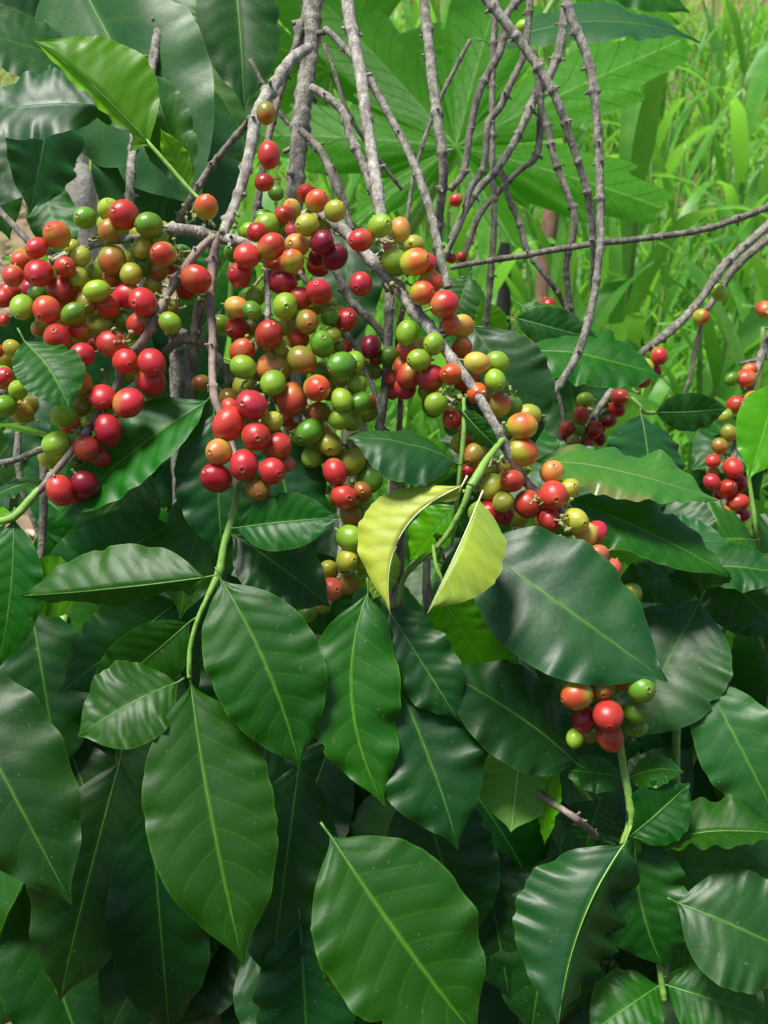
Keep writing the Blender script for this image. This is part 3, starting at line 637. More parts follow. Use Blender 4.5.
# --- wood E (right edge)
trunk_down(E, 745, 560, 1.02, 9, fE, M_BARKD)
branch(E, [(800, 280, .92, 6), (775, 325, .90, 5.5), (762, 355, .89, 5.5), (750, 390, .88, 5.5), (742, 420, .88, 5), (735, 450, .87, 5), (728, 480, .87, 4.5), (724, 510, .87, 4), (730, 545, .92, 4)], M_BARK, 'fruiting_branch')
branch(E, [(800, 350, .95, 3), (765, 358, .94, 3), (740, 364, .93, 2.5)], M_BARKD)
branch(E, [(748, 470, .86, 3), (752, 500, .86, 3.5), (756, 530, .86, 3.5), (760, 560, .88, 3)], M_STEM, 'green_shoot', knobpx=0, side_stubs=False)
E_items = [(732,379,7,'g',0),(746,378,9.5,'r',0),(750,370,7,'b',1),(736,405,9.5,'r',0),(753,400,9,'b',0),(756,413,8.5,'r',0),(725,416,7,'y',0),(729,433,8,'o',0),(720,446,8.5,'o',0),(713,461,7.5,'r',0),(713,472,6.5,'o',1),(712,482,9,'r',0),(733,468,10,'r',0),(738,483,9,'m',1),(727,489,9.5,'d',0),(738,502,10,'r',0),(722,516,10,'O',0),(705,519,7,'g',0),(742,515,7,'d',2),(719,496,7,'m',2),(765,309,9,'r',1),(745,430,6,'g',2),(712,524,6,'d',2)]
cherries(E, .865, E_items)
stubs(E, [(742,415,.86),(738,425,.86),(745,390,.86),(722,470,.86),(728,455,.86),(718,505,.86),(730,480,.86)], 8)

# ------------------------------------------------------------------ leaves traced one by one
# A
leaf(A, 207, 400, .625, 52, 522, .615, 88, 'mid', roll=28, fold=.35, arch=.03, rib=M_RIB)
leaf(A, 14, 518, .60, -4, 672, .60, 62, 'mid', roll=10, bend=-.05)
leaf(A, 24, 340, .600, 70, 412, .585, 66, 'mid', roll=-12, bend=-.04, pet=.15, seed=5)
leaf(A, -60, 655, .60, 72, 905, .575, 128, 'dark', roll=5, wave=1.3)
leaf(A, 173, 525, .66, 30, 590, .63, 82, 'dark', roll=-25, arch=.08, fold=.1)
leaf(A, 180, 600, .66, 60, 692, .63, 85, 'dark', roll=-15)
leaf(A, 12, 512, .61, -60, 560, .62, 60, 'young', roll=40)
leaf(A, 50, 440, .66, -20, 425, .70, 40, 'young', roll=60)
leaf(A, 45, 480, .63, -20, 505, .62, 40, 'dark', roll=50)
leaf(A, 150, 470, .70, 75, 545, .68, 90, 'dark')
leaf(A, 120, 760, .68, 60, 1000, .68, 110, 'dark')
leaf(A, 150, 800, .67, 170, 1040, .68, 100, 'dark')
leaf(A, 110, 700, .72, 130, 880, .70, 95, 'dark')
leaf(A, 30, 600, .70, 60, 780, .68, 100, 'dark')
# B
leaf(B, 191, 682, .572, 243, 965, .545, 128, 'mid', roll=-6, bend=.02, wave=.8, arch=.04)
leaf(B, 221, 580, .574, 300, 770, .560, 112, 'mid', roll=8, bend=-.045, wave=.8)
leaf(B, 85, 592, .60, 12, 582, .60, 62, 'young', roll=150, wave=.6, pet=0)
leaf(B, 178, 682, .576, 77, 737, .560, 88, 'mid', roll=5, arch=.1)
leaf(B, 205, 577, .578, 20, 596, .590, 96, 'mid', roll=-8, arch=.05, fold=.1, wave=.7, bend=-.02, fl=-15, fr=-75)
leaf(B, 190, 622, .585, 92, 700, .59, 70, 'mid', roll=-30, fold=.3)
leaf(B, 236, 528, .580, 340, 517, .570, 58, 'mid', roll=8, fold=.35, arch=.05)
leaf(B, 232, 535, .60, 330, 606, .60, 82, 'dark', roll=-10)
leaf(B, 214, 412, .625, 222, 560, .62, 82, 'dark', roll=0)
leaf(B, 270, 430, .640, 300, 560, .63, 85, 'dark', roll=-10)
leaf(B, 215, 470, .66, 180, 620, .64, 75, 'mid', roll=20)
leaf(B, 368, 592, .590, 385, 806, .570, 96, 'mid', roll=-4, bend=.12, wave=1.3)
leaf(B, 386, 606, .592, 460, 722, .580, 70, 'dark', roll=10, wave=1.2)
leaf(B, 330, 836, .555, 478, 1040, .54, 158, 'mid', roll=0, bend=.02, wave=.7)
leaf(B, 300, 760, .62, 270, 990, .60, 100, 'dark', roll=0, wave=1.3)
leaf(B, 320, 900, .575, 340, 1000, .57, 50, 'mid', roll=-40, wave=2)
leaf(B, 250, 900, .72, 170, 1030, .70, 90, 'dark', roll=10)
leaf(B, 300, 920, .60, 310, 1090, .60, 100, 'dark')
leaf(B, 240, 600, .64, 250, 760, .64, 90, 'dark')
leaf(B, 345, 215, .72, 350, 350, .70, 70, 'blue')
leaf(B, 300, 550, .66, 330, 640, .66, 80, 'dark')
leaf(B, 395, 550, .60, 372, 600, .60, 30, 'pale', roll=0)
# C
leaf(C, 455, 464, .585, 347, 438, .575, 84, 'blue', roll=38, arch=.10, fold=.10, wave=.6, seed=3, curl=.3)
leaf(C, 457, 472, .60, 395, 448, .59, 44, 'young', roll=-10, pet=0, wave=.4)
leaf(C, 462, 486, .570, 391, 615, .560, 100, 'yellow', roll=0, bend=.20, fold=.05, wave=.35, arch=.04, pet=.08, seed=11, fl=-12, fr=-100)
leaf(C, 479, 500, .570, 427, 614, .530, 98, 'yellow', roll=0, bend=-.02, fold=.05, wave=.8, arch=.12, pet=.08, seed=12, fl=-100, fr=-15)
leaf(C, 470, 543, .600, 667, 682, .562, 136, 'blue', roll=-6, bend=.01, wave=1.0, arch=.06, fold=.12, seed=13, pet=.0, rib=M_RIB)
leaf(C, 576, 764, .600, 440, 668, .585, 98, 'dark', roll=10, wave=1.1, seed=14, arch=.08)
leaf(C, 522, 738, .61, 511, 832, .600, 84, 'pale', roll=180, wave=.8, pet=0)
leaf(C, 378, 645, .600, 458, 850, .572, 122, 'dark', roll=-5, bend=-.02, wave=1.5, seed=17, rib=M_RIB)
leaf(C, 418, 780, .625, 470, 950, .61, 110, 'dark', roll=8)
leaf(C, 440, 595, .600, 500, 690, .62, 90, 'young', roll=25)
leaf(C, 625, 843, .580, 558, 1030, .555, 135, 'blue', fl=-10, fr=-60, roll=-5, bend=.07, wave=1.3, rib=M_STEM, pet=.1)
leaf(C, 636, 832, .600, 664, 968, .595, 92, 'dark', roll=-5, bend=.08, wave=1.4, fold=.5, rib=M_RIB)
leaf(C, 628, 838, .585, 690, 783, .59, 60, 'mid', roll=20, fold=.3, wave=1.2)
leaf(C, 650, 850, .60, 790, 838, .585, 78, 'mid', roll=-40, fold=.5, wave=1.3, arch=.12)
leaf(C, 655, 870, .61, 770, 870, .60, 70, 'mid', roll=15)
leaf(C, 676, 902, .580, 812, 962, .57, 115, 'blue', roll=4, wave=.6, rib=M_RIB)
leaf(C, 660, 985, .60, 588, 1035, .585, 72, 'mid', roll=-5, wave=1.2)
leaf(C, 666, 985, .60, 768, 1018, .58, 78, 'mid', roll=10, wave=1.2)
leaf(C, 668, 975, .60, 720, 945, .62, 40, 'mid', roll=20)
leaf(C, 625, 780, .60, 560, 770, .60, 46, 'mid', roll=25)
leaf(C, 628, 778, .60, 684, 772, .59, 44, 'mid', roll=-30, arch=.12)
leaf(C, 600, 800, .62, 585, 850, .62, 60, 'dark')
leaf(C, 560, 850, .63, 530, 1040, .62, 110, 'dark')
leaf(C, 480, 840, .64, 510, 1000, .62, 90, 'dark')
leaf(C, 700, 600, .66, 628, 742, .64, 120, 'blue', roll=0)
leaf(C, 704, 678, .64, 782, 830, .62, 84, 'blue', roll=5, rib=M_RIB)
leaf(C, 600, 590, .68, 560, 720, .66, 90, 'dark')
leaf(C, 470, 325, .655, 532, 455, .65, 92, 'blue', roll=0, bend=-.05)
leaf(C, 462, 410, .598, 500, 450, .592, 26, 'mid', roll=40, pet=0)
leaf(C, 480, 390, .68, 440, 300, .70, 40, 'mid', roll=20)
leaf(C, 530, 640, .64, 480, 600, .66, 80, 'mid')
leaf(C, 420, 465, .66, 470, 540, .66, 75, 'dark')
leaf(C, 455, 505, .64, 410, 560, .65, 45, 'young', roll=10)
leaf(C, 560, 770, .60, 545, 845, .60, 34, 'young', roll=55)
# D
leaf(D, 535, 462, .66, 718, 500, .62, 80, 'brown', roll=-34, wave=1.5, arch=.06, seed=21)
leaf(D, 565, 500, .655, 728, 578, .63, 84, 'mid', roll=-30, wave=1.4, fold=.3)
leaf(D, 575, 508, .69, 650, 560, .66, 70, 'young', roll=60, wave=1.6)
leaf(D, 640, 415, .80, 645, 520, .78, 95, 'blue', roll=-35, arch=.1, fold=.1)
leaf(D, 525, 350, .86, 662, 376, .84, 92, 'mid', roll=-35, arch=.05, seed=23)
leaf(D, 515, 318, .88, 600, 340, .86, 40, 'dark', roll=20, seed=24)
leaf(D, 655, 413, .88, 728, 408, .86, 40, 'blue', roll=35)
leaf(D, 520, 305, .92, 580, 345, .90, 40, 'mid', roll=-20)
leaf(D, 540, 430, .85, 520, 510, .80, 80, 'mid', roll=10)
leaf(D, 560, 445, .80, 600, 520, .78, 70, 'dark')
leaf(D, 700, 580, .72, 612, 590, .70, 60, 'mid', roll=20)
leaf(D, 700, 590, .72, 700, 560, .70, 60, 'dark')
leaf(D, 690, 500, .80, 600, 560, .78, 80, 'brown', roll=10)
leaf(D, 500, 400, .90, 470, 500, .88, 90, 'dark')
leaf(D, 560, 340, .95, 585, 460, .93, 80, 'dark')
leaf(D, 490, 42, 1.12, 700, 44, 1.1, 88, 'blue', roll=-48, arch=.10)
leaf(D, 560, -35, 1.3, 690, 12, 1.3, 60, 'mid', roll=-30)
leaf(D, 640, 500, .80, 720, 560, .76, 70, 'dark', roll=0)
leaf(D, 470, 275, 1.0, 450, 330, 1.0, 50, 'mid')
leaf(D, 500, 345, .97, 480, 300, .95, 34, 'young')
# E
leaf(D, 560, 490, .72, 680, 492, .70, 60, 'blue', roll=-35, wave=1.4, seed=91)
leaf(D, 600, 545, .70, 735, 545, .68, 72, 'blue', roll=-30, wave=1.3, seed=92)
leaf(D, 690, 568, .76, 790, 575, .74, 66, 'mid', roll=-30, seed=93)
leaf(E, 775, 385, .80, 748, 480, .76, 60, 'young', roll=-20, pet=0)
leaf(E, 755, 540, .80, 690, 545, .78, 90, 'mid', roll=10)
leaf(E, 760, 565, .88, 810, 530, .86, 80, 'blue', roll=0)
leaf(E, 700, 555, .80, 790, 640, .76, 80, 'dark', roll=0)
leaf(E, 760, 580, .82, 700, 600, .80, 70, 'mid', roll=30)
leaf(E, 770, 430, .95, 690, 470, .93, 70, 'mid', roll=20)
leaf(E, 700, 440, .95, 760, 500, .93, 70, 'dark', roll=20)
# H, upper left; the bright young pair sits on shrub B's twig
leaf(B, 150, 146, .63, 32, 38, .62, 120, 'young', roll=0, fold=.05, wave=.35, bend=.03, arch=.03, pet=0, seed=31, curl=.0, fl=-12, fr=-95)
leaf(B, 112, 108, .66, -30, 118, .66, 88, 'blue', roll=25, fold=.2, wave=.6, arch=.08, seed=32)
leaf(B, 190, 188, .64, 152, 72, .66, 58, 'mid', roll=-25, fold=.3, seed=33)
leaf(B, 190, 190, .635, 160, 128, .62, 26, 'young', roll=150, wave=1.8, pet=0)
leaf(B, 150, 140, .66, 75, 62, .70, 60, 'mid', roll=10)
branch(B, [(206, 205, .625, 3), (192, 192, .628, 3.5), (170, 167, .629, 3.5), (148, 142, .63, 3.2), (118, 112, .64, 2.4)], M_STEM, 'green_shoot', knobpx=0, side_stubs=False)
leaf(H, 60, -60, .86, 205, 215, .80, 172, 'blue', roll=24, wave=.5, arch=.04, seed=41)
leaf(H, 185, 60, .88, 150, 290, .84, 150, 'blue', roll=-8, wave=.6, seed=42)
leaf(H, 48, 75, .80, 30, 215, .78, 80, 'blue', roll=-30, wave=.9, seed=43)
leaf(H, 60, 90, .84, -15, 215, .82, 90, 'dark', roll=20, wave=.9, seed=44)
leaf(H, 95, 75, .84, -40, 30, .80, 90, 'blue', roll=30, wave=.7, seed=45)
leaf(H, 60, 30, .90, -60, -10, .88, 90, 'blue', roll=10, seed=46)
leaf(H, 120, -30, .95, 20, 40, .93, 80, 'dark', seed=47)
leaf(H, 232, -50, .92, 244, 112, .88, 84, 'dark', roll=-10, seed=48)
leaf(H, 190, -40, .96, 130, 60, .94, 90, 'mid', roll=20, seed=49)
leaf(H, 40, 180, .95, 70, 262, .93, 50, 'mid', roll=10, seed=50)
leaf(H, 40, 250, 1.0, 20, 290, .98, 50, 'young', roll=10, seed=51)
leaf(H, 120, 40, 1.0, 190, 140, 1.0, 110, 'dark', seed=52)
leaf(H, 200, 20, 1.05, 235, 190, 1.05, 90, 'mid', seed=53)
leaf(H, -30, 120, .9, 10, 240, .9, 60, 'dark', seed=54)
leaf(H, 240, 240, 1.0, 190, 330, 1.0, 80, 'mid', seed=55)
trunk_down(H, 40, 100, 1.15, 9, base_of(30, 500, 1.35), M_BARKD)
branch(H, [(60, -80, .95, 5), (55, 0, 1.0, 6), (46, 60, 1.1, 7), (40, 104, 1.15, 9)], M_BARKD)
branch(H, [(232, -60, .94, 5), (200, 20, .97, 5), (120, 70, 1.05, 6), (43, 90, 1.14, 7)], M_BARKD)

# ------------------------------------------------------------------ drooping leafy shoots behind the traced leaves
def shoot(parent, x, y, d, length, seed, kinds=('dark', 'dark', 'blue', 'mid')):
    rnd = random.Random(seed)
    a = P(x, y, d)
    dr = Vector((rnd.uniform(-.45, .45), rnd.uniform(-.35, .1), -1)).normalized()
    pts = [(a + Vector((0, .03, .06)), .0028), (a, .0026), (a + dr * length * .5, .0022), (a + dr * length + Vector((0, -.02, 0)), .0014)]
    path = crom(pts, .008)
    V, Fc, _ = tube_geo(path, 7, .045, .5, .05, seed)
    tw = link('green_shoot', V, Fc, M_STEM if rnd.random() < .6 else M_BARKD, parent, origin=pts[0][0])
    n = max(2, int(length / .05)); ang = rnd.uniform(0, 3.14)
    for k in range(n + 1):
        t = k / n
        c = a + dr * length * t
        ang2 = ang + (k % 2) * 1.57 + rnd.uniform(-.3, .3)
        for s in (-1, 1):
            hz = Vector((math.cos(ang2), math.sin(ang2) * .6, 0)) * s
            dirn = (hz * rnd.uniform(.45, .9) + Vector((0, -.25, -rnd.uniform(.5, 1.1)))).normalized()
            L = rnd.uniform(.10, .155) * (1 if k < n else .75)
            leaf_at(parent, c + dirn * .008, c + dirn * L, L * rnd.uniform(.40, .5), rnd.choice(kinds), roll=rnd.uniform(-30, 30), bend=rnd.uniform(-.05, .05),
                    arch=rnd.uniform(.02, .10), fold=rnd.uniform(.1, .35), wave=rnd.uniform(.7, 1.5), seed=seed * 31 + k * 2 + (s > 0), seg=30, half=6)

k = 100
for (x, y, d, L) in [(40, 560, .72, .16), (120, 560, .76, .18), (60, 720, .70, .17), (10, 780, .84, .18), (140, 780, .80, .18), (20, 480, .86, .2), (110, 480, .84, .2)]:
    shoot(A, x, y, d, L, k); k += 1
for (x, y, d, L) in [(60, 250, 1.02, .2), (140, 300, .95, .18), (230, 300, .98, .2), (60, 360, 1.0, .1)]:
    shoot(H, x, y, d, L, k); k += 1
for (x, y, d, L) in [(220, 560, .74, .17), (300, 600, .74, .17), (250, 720, .72, .17), (340, 720, .72, .17), (220, 850, .70, .16), (300, 880, .72, .14), (260, 480, .84, .2), (340, 500, .84, .2)]:
    shoot(B, x, y, d, L, k); k += 1
for (x, y, d, L) in [(430, 620, .74, .17), (510, 640, .74, .17), (450, 760, .70, .17), (530, 780, .70, .17), (600, 860, .70, .15), (680, 820, .70, .16)]:
    shoot(C, x, y, d, L, k); k += 1
for (x, y, d, L) in [(560, 560, .84, .18), (640, 600, .80, .18), (700, 740, .78, .18), (620, 700, .80, .18), (560, 700, .90, .2), (450, 480, .92, .2), (510, 520, .9, .2), (390, 520, .94, .2)]:
    shoot(D, x, y, d, L, k); k += 1
for (x, y, d, L) in [(740, 600, .86, .18), (770, 700, .80, .18), (740, 880, .74, .16), (690, 930, .78, .14), (790, 560, .95, .18), (680, 560, .98, .15)]:
    shoot(E, x, y, d, L, k); k += 1

# ------------------------------------------------------------------ papaya plant behind
def papaya_mat():
    m, t, ns, ln = nt('papaya_leaf')
    out = ns.new('ShaderNodeOutputMaterial'); tc = ns.new('ShaderNodeTexCoord')
    sep = ns.new('ShaderNodeSeparateXYZ'); ln.new(tc.outputs['UV'], sep.inputs[0])
    lobe, rad = sep.outputs[0], sep.outputs[1]                 # u: place across a lobe (-1..1 -> 0..1), v: distance from the hub
    a = math_n(t, 'ABSOLUTE', math_n(t, 'SUBTRACT', lobe, .5))
    rib = math_n(t, 'SUBTRACT', 1.0, sstep(t, math_n(t, 'MULTIPLY', a, rad), .0015, .006))
    ph = math_n(t, 'SUBTRACT', math_n(t, 'MULTIPLY', rad, 9.0), math_n(t, 'MULTIPLY', a, 7.0))
    fr = math_n(t, 'ABSOLUTE', math_n(t, 'SUBTRACT', math_n(t, 'FRACT', ph), .5))
    line = math_n(t, 'SUBTRACT', 1.0, sstep(t, fr, .01, .06))
    n1 = noise_n(t, tc.outputs['Object'], 9, 4); n2 = noise_n(t, tc.outputs['Object'], 60, 3)
    col = mix_n(t, n1, (.03, .17, .008), (.065, .26, .012))
    col = mix_n(t, math_n(t, 'MULTIPLY', n2, .25), col, (.08, .28, .02))
    col = mix_n(t, math_n(t, 'MULTIPLY', line, .22), col, (.12, .34, .04))
    col = mix_n(t, math_n(t, 'MULTIPLY', rib, .7), col, (.22, .42, .08))
    bs = ns.new('ShaderNodeBsdfPrincipled'); ln.new(col, bs.inputs['Base Color']); bs.inputs['Roughness'].default_value = .45; bs.inputs['Specular IOR Level'].default_value = .25
    bp = ns.new('ShaderNodeBump'); bp.inputs['Strength'].default_value = .6; bp.inputs['Distance'].default_value = .004
    ln.new(math_n(t, 'SUBTRACT', n2, line), bp.inputs['Height']); ln.new(bp.outputs[0], bs.inputs['Normal'])
    tr = ns.new('ShaderNodeBsdfTranslucent'); tr.inputs[0].default_value = (.20, .70, .02, 1)
    mx = ns.new('ShaderNodeMixShader'); mx.inputs[0].default_value = .40
    ln.new(bs.outputs[0], mx.inputs[1]); ln.new(tr.outputs[0], mx.inputs[2]); ln.new(mx.outputs[0], out.inputs[0])
    return m
M_PAP = papaya_mat()
def papaya_leaf(parent, c, rad, nrm, upv, petb, seed):
    rnd = random.Random(seed)
    n = nrm.normalized(); y = (upv - n * upv.dot(n)).normalized(); x = y.cross(n)
    NL = 7; TH = 420; RR = 14; V = []; UV = []; Fc = []
    for i in range(TH + 1):
        th = R(15) + (2 * math.pi - R(30)) * i / TH                # a gap at the petiole notch
        l = i / TH * NL; fl = (l % 1) - .5; a = abs(fl)
        main = 1 - .70 * (a * 2) ** 1.1
        side = .13 * abs(math.sin(a * 17)) ** 2 * min(1, a * 9)
        rim = rad * (main + side) * (.55 if a > .47 else 1) * (.22 + .78 * math.sin(math.pi * i / TH) ** .85)
        for j in range(RR + 1):
            f = (j / RR); r = rim * f
            z = -.10 * r * r / rad + .04 * rad * math.sin(th * 3 + seed) * f * f - .05 * rad * f * (a * 2)
            V.append(c + x * (-math.sin(th) * r) + y * (-math.cos(th) * r) + n * z)
            UV.append((fl + .5, r / rad))
    for i in range(TH):
        for j in range(RR):
            q = i * (RR + 1) + j
            Fc.append((q, q + 1, q + RR + 2, q + RR + 1))
    o = link('leaf', V, Fc, M_PAP, parent, UV, origin=c)
    ax = c - petb
    path = crom([(petb, .008), (petb + ax * .5 + Vector((0, 0, -.03)), .0065), (c - n * .01, .005)], .02)
    V, Fc, _ = tube_geo(path, 8, rough=0)
    link('stalk', V, Fc, M_STEM, o, origin=petb)
    return o
fP = base_of(350, 420, 1.75)
pap = thing('papaya_plant', 'young papaya plant with broad lobed bright green leaves behind the bare grey stems', 'papaya plant', fP)
pt = P(350, 300, 1.65)
V, Fc, _ = tube_geo(crom([(fP - Vector((0, 0, .05)), .035), (fP.lerp(pt, .5), .03), (pt, .022)], .03), 12, .06, .1, .05, 3)
link('trunk', V, Fc, plain_mat('papaya_bark', (.16, .2, .1), (.25, .26, .16), 40, .7), pap, origin=fP)
papaya_leaf(pap, P(456, 146, 1.5), .40, (CAM - P(456, 146, 1.5)).normalized() + Vector((0, .0, .8)), Vector((.15, 0, 1)), pt, 2)
papaya_leaf(pap, P(330, 70, 1.75), .36, (CAM - P(330, 70, 1.75)).normalized() + Vector((.2, 0, .5)), Vector((-.3, 0, 1)), pt, 5)
papaya_leaf(pap, P(575, -40, 1.9), .34, (CAM - P(575, -40, 1.9)).normalized() + Vector((.1, 0, .9)), Vector((.4, 0, .6)), pt, 9)

# ------------------------------------------------------------------ ground, field and slope
def ground():
    V = []; Fc = []
    xs = [-60, -40, -25, -15, -9] + [-6 + .3 * i for i in range(41)] + [9, 15, 25, 40, 60]
    ys = [-30, -15, -6, -2] + [-1 + .25 * i for i in range(60)] + [15, 18, 22, 28, 35, 45, 60, 80]
    for y in ys:
        for x in xs: V.append((x, y, ground_z(x, y)))
    nx = len(xs)
    for j in range(len(ys) - 1):
        for i in range(nx - 1): Fc.append((j * nx + i, j * nx + i + 1, (j + 1) * nx + i + 1, (j + 1) * nx + i))
    m = plain_mat('soil', (.11, .075, .045), (.24, .17, .10), 6, .95, .8, .01, 8, (.06, .045, .03))
    o = link('ground', V, Fc, m); o['kind'] = 'structure'
ground()

def blade(V, Fc, p, L, w, az, lean, curve, seg=5, col=None):
    d = Vector((math.cos(az), math.sin(az), 0)); s = Vector((-d.y, d.x, 0))
    b = len(V)
    for i in range(seg + 1):
        t = i / seg
        c = p + Vector((0, 0, 1)) * (L * (t * math.cos(lean) - curve * t * t)) + d * L * (math.sin(lean) * t + curve * .7 * t * t)
        ww = w * (1 - t ** 2) * .5 + .0003
        V.append(c - s * ww); V.append(c + s * ww)
    for i in range(seg): Fc.append((b + 2 * i, b + 2 * i + 1, b + 2 * i + 3, b + 2 * i + 2))

def grass_mat(name, a, b, trans, tw=.4):
    m, t, ns, ln = nt(name)
    out = ns.new('ShaderNodeOutputMaterial'); tc = ns.new('ShaderNodeTexCoord')
    n1 = noise_n(t, tc.outputs['Object'], 3, 4); n2 = noise_n(t, tc.outputs['Object'], 30, 2)
    col = mix_n(t, sstep(t, math_n(t, 'ADD', math_n(t, 'MULTIPLY', n1, .5), math_n(t, 'MULTIPLY', n2, .5)), .35, .65), a, b)
    bs = ns.new('ShaderNodeBsdfPrincipled'); ln.new(col, bs.inputs['Base Color']); bs.inputs['Roughness'].default_value = .45
    tr = ns.new('ShaderNodeBsdfTranslucent'); tr.inputs[0].default_value = (*trans, 1)
    mx = ns.new('ShaderNodeMixShader'); mx.inputs[0].default_value = tw
    ln.new(bs.outputs[0], mx.inputs[1]); ln.new(tr.outputs[0], mx.inputs[2]); ln.new(mx.outputs[0], out.inputs[0])
    return m
M_GR = grass_mat('grass_blades', (.06, .21, .018), (.32, .44, .10), (.44, .76, .11), .48)
M_DRY = grass_mat('dry_grass', (.30, .25, .10), (.42, .34, .17), (.5, .42, .2))
M_MZ = grass_mat('maize_blades', (.05, .23, .018), (.16, .37, .05), (.30, .74, .06), .42)
M_MZS = grass_mat('maize_stalk', (.14, .30, .05), (.22, .38, .08), (.2, .5, .05), .1)

def grass(name, n, mat, hmin, hmax, wmin, wmax, area, seed):
    rnd = random.Random(seed); V = []; Fc = []
    x0, x1, y0, y1 = area
    for i in range(n):
        y = y0 + (y1 - y0) * rnd.random() ** 1.6; x = rnd.uniform(x0, x1) * (1 + y * .12)
        if noise.noise(Vector((x * 1.3, y * 1.3, seed))) < -.25: continue
        if x < -.10 * (y + .5) and y < 6 and rnd.random() < .93: continue
        L = rnd.uniform(hmin, hmax)
        blade(V, Fc, Vector((x, y, ground_z(x, y) - .01)), L, rnd.uniform(wmin, wmax) * (1 + y * .05), rnd.uniform(0, 6.28), rnd.uniform(.05, .6), rnd.uniform(.1, .5), 4)
    o = link(name, V, Fc, mat); o['kind'] = 'stuff'; o['label'] = 'grass covering the slope behind the shrubs'; o['category'] = 'grass'
    return o
g1 = grass('grass', 42000, M_GR, .15, .5, .006, .014, (-3.5, 3.5, 1.9, 16), 1)
g1['label'] = 'green grass and weeds growing over the field behind the shrubs'
g3 = grass('tall_grass', 9000, M_MZ, .35, .85, .014, .030, (-.6, 2.6, 2.1, 9), 4)
g3['label'] = 'tall broad bladed grass between the maize plants'
g2 = grass('dry_grass', 26000, M_DRY, .12, .42, .004, .010, (-3.5, 3.5, 1.7, 14), 2)
g2['label'] = 'dry straw coloured grass between the green blades of the field'

# litter below and behind the left shrub
V = []; Fc = []; rnd = random.Random(5)
for i in range(9000):
    y = rnd.uniform(.3, 6.5); x = rnd.uniform(-2.5, 2) * (1 + .15 * y); z = ground_z(x, y) + rnd.uniform(.0, .03)
    L = rnd.uniform(.02, .09); w = L * rnd.uniform(.25, .5); az = rnd.uniform(0, 6.28); ti = rnd.uniform(-.5, .5)
    d = Vector((math.cos(az), math.sin(az), ti)); s = Vector((-math.sin(az), math.cos(az), rnd.uniform(-.5, .5))); c = Vector((x, y, z))
    b = len(V)
    V += [c - d * L / 2, c + s * w / 2 + Vector((0, 0, .006)), c + d * L / 2, c - s * w / 2 + Vector((0, 0, .006)), c]
    Fc += [(b, b + 4, b + 1), (b + 1, b + 4, b + 2), (b + 2, b + 4, b + 3), (b + 3, b + 4, b)]
o = link('leaf_litter', V, Fc, plain_mat('litter', (.30, .22, .14), (.56, .48, .38), 14, .85, .5, .002, 5, (.13, .08, .05)), smooth=False)
o['kind'] = 'stuff'; o['label'] = 'brown and pale fallen leaves lying on the soil'; o['category'] = 'leaf litter'

# maize
def maize_proto(seed, H):
    rnd = random.Random(seed)
    root = thing('maize_plant', '', 'maize', (0, 0, 0))
    V, Fc, _ = tube_geo(crom([(Vector((0, 0, -.03)), .011), (Vector((.01, 0, H * .5)), .009), (Vector((.03, .01, H)), .004)], .05), 7, .14, .3, 0, seed)
    link('stalk', V, Fc, M_MZS, root)
    az = rnd.uniform(0, 3.14)
    nb = 10
    for k in range(nb):
        t = .08 + .88 * k / nb
        p = Vector((.03 * t, 0, H * t)); a = az + (k % 2) * math.pi + rnd.uniform(-.5, .5)
        L = H * rnd.uniform(.40, .62) * (1 - .35 * abs(t - .5)); w = rnd.uniform(.04, .07)
        V = []; Fc = []
        d = Vector((math.cos(a), math.sin(a), 0)); s = Vector((-d.y, d.x, 0)); lean = rnd.uniform(.15, .45); cv = rnd.uniform(.15, .65); S = 12
        twm = rnd.uniform(-.6, .6)
        for i in range(S + 1):
            u = i / S
            c = p + Vector((0, 0, L * (u * math.cos(lean) - cv * u * u))) + d * L * (math.sin(lean) * u + cv * .35 * u * u)
            ww = w * .5 * min(1, .35 + 3 * u) * (1 - u ** 2.5) + .0005
            s2 = (s + Vector((0, 0, twm * u))).normalized()
            wv = .25 * w * math.sin(u * 16 + seed + k)
            V += [c - s2 * ww + Vector((0, 0, .25 * ww + wv * .3)), c, c + s2 * ww + Vector((0, 0, .25 * ww - wv * .3))]
        for i in range(S):
            b = 3 * i; Fc += [(b, b + 1, b + 4, b + 3), (b + 1, b + 2, b + 5, b + 4)]
        link('leaf', V, Fc, M_MZ, root, origin=p)
    return root
protos = [maize_proto(61 + i, h) for i, h in enumerate((1.1, 1.35, .95, 1.2))]
spots = []
rnd = random.Random(9)
for row, (y0, nn) in enumerate([(1.9, 6), (2.3, 9), (2.8, 11), (3.4, 12), (4.2, 13), (5.2, 13), (6.4, 12)]):
    for j in range(nn):
        x = .12 + (y0 * .42 + .1) * (j + .5) / nn + rnd.uniform(-.06, .06)
        if row >= 2: x = -.45 + (y0 * .42 + .6) * (j + .5) / nn + rnd.uniform(-.1, .1)
        spots.append((x, y0 + rnd.uniform(-.15, .15)))
RW = ['nearest', 'second', 'third', 'fourth', 'fifth', 'farthest']
for i, (x, y) in enumerate(spots):
    src = protos[i % 4]
    if i < 4: r = src
    else:
        r = src.copy(); COL.objects.link(r)
        for ch in src.children:
            c = ch.copy(); COL.objects.link(c); c.parent = r
    r.location = (x, y, ground_z(x, y)); r.rotation_euler = (rnd.uniform(-.08, .08), rnd.uniform(-.08, .08), rnd.uniform(0, 6.28))
    s = rnd.uniform(.8, 1.12); r.scale = (s, s, s)
    r['group'] = 'maize plants growing in the field behind'; r['category'] = 'maize'
    r['label'] = 'bright green maize plant in the field behind the coffee shrubs'

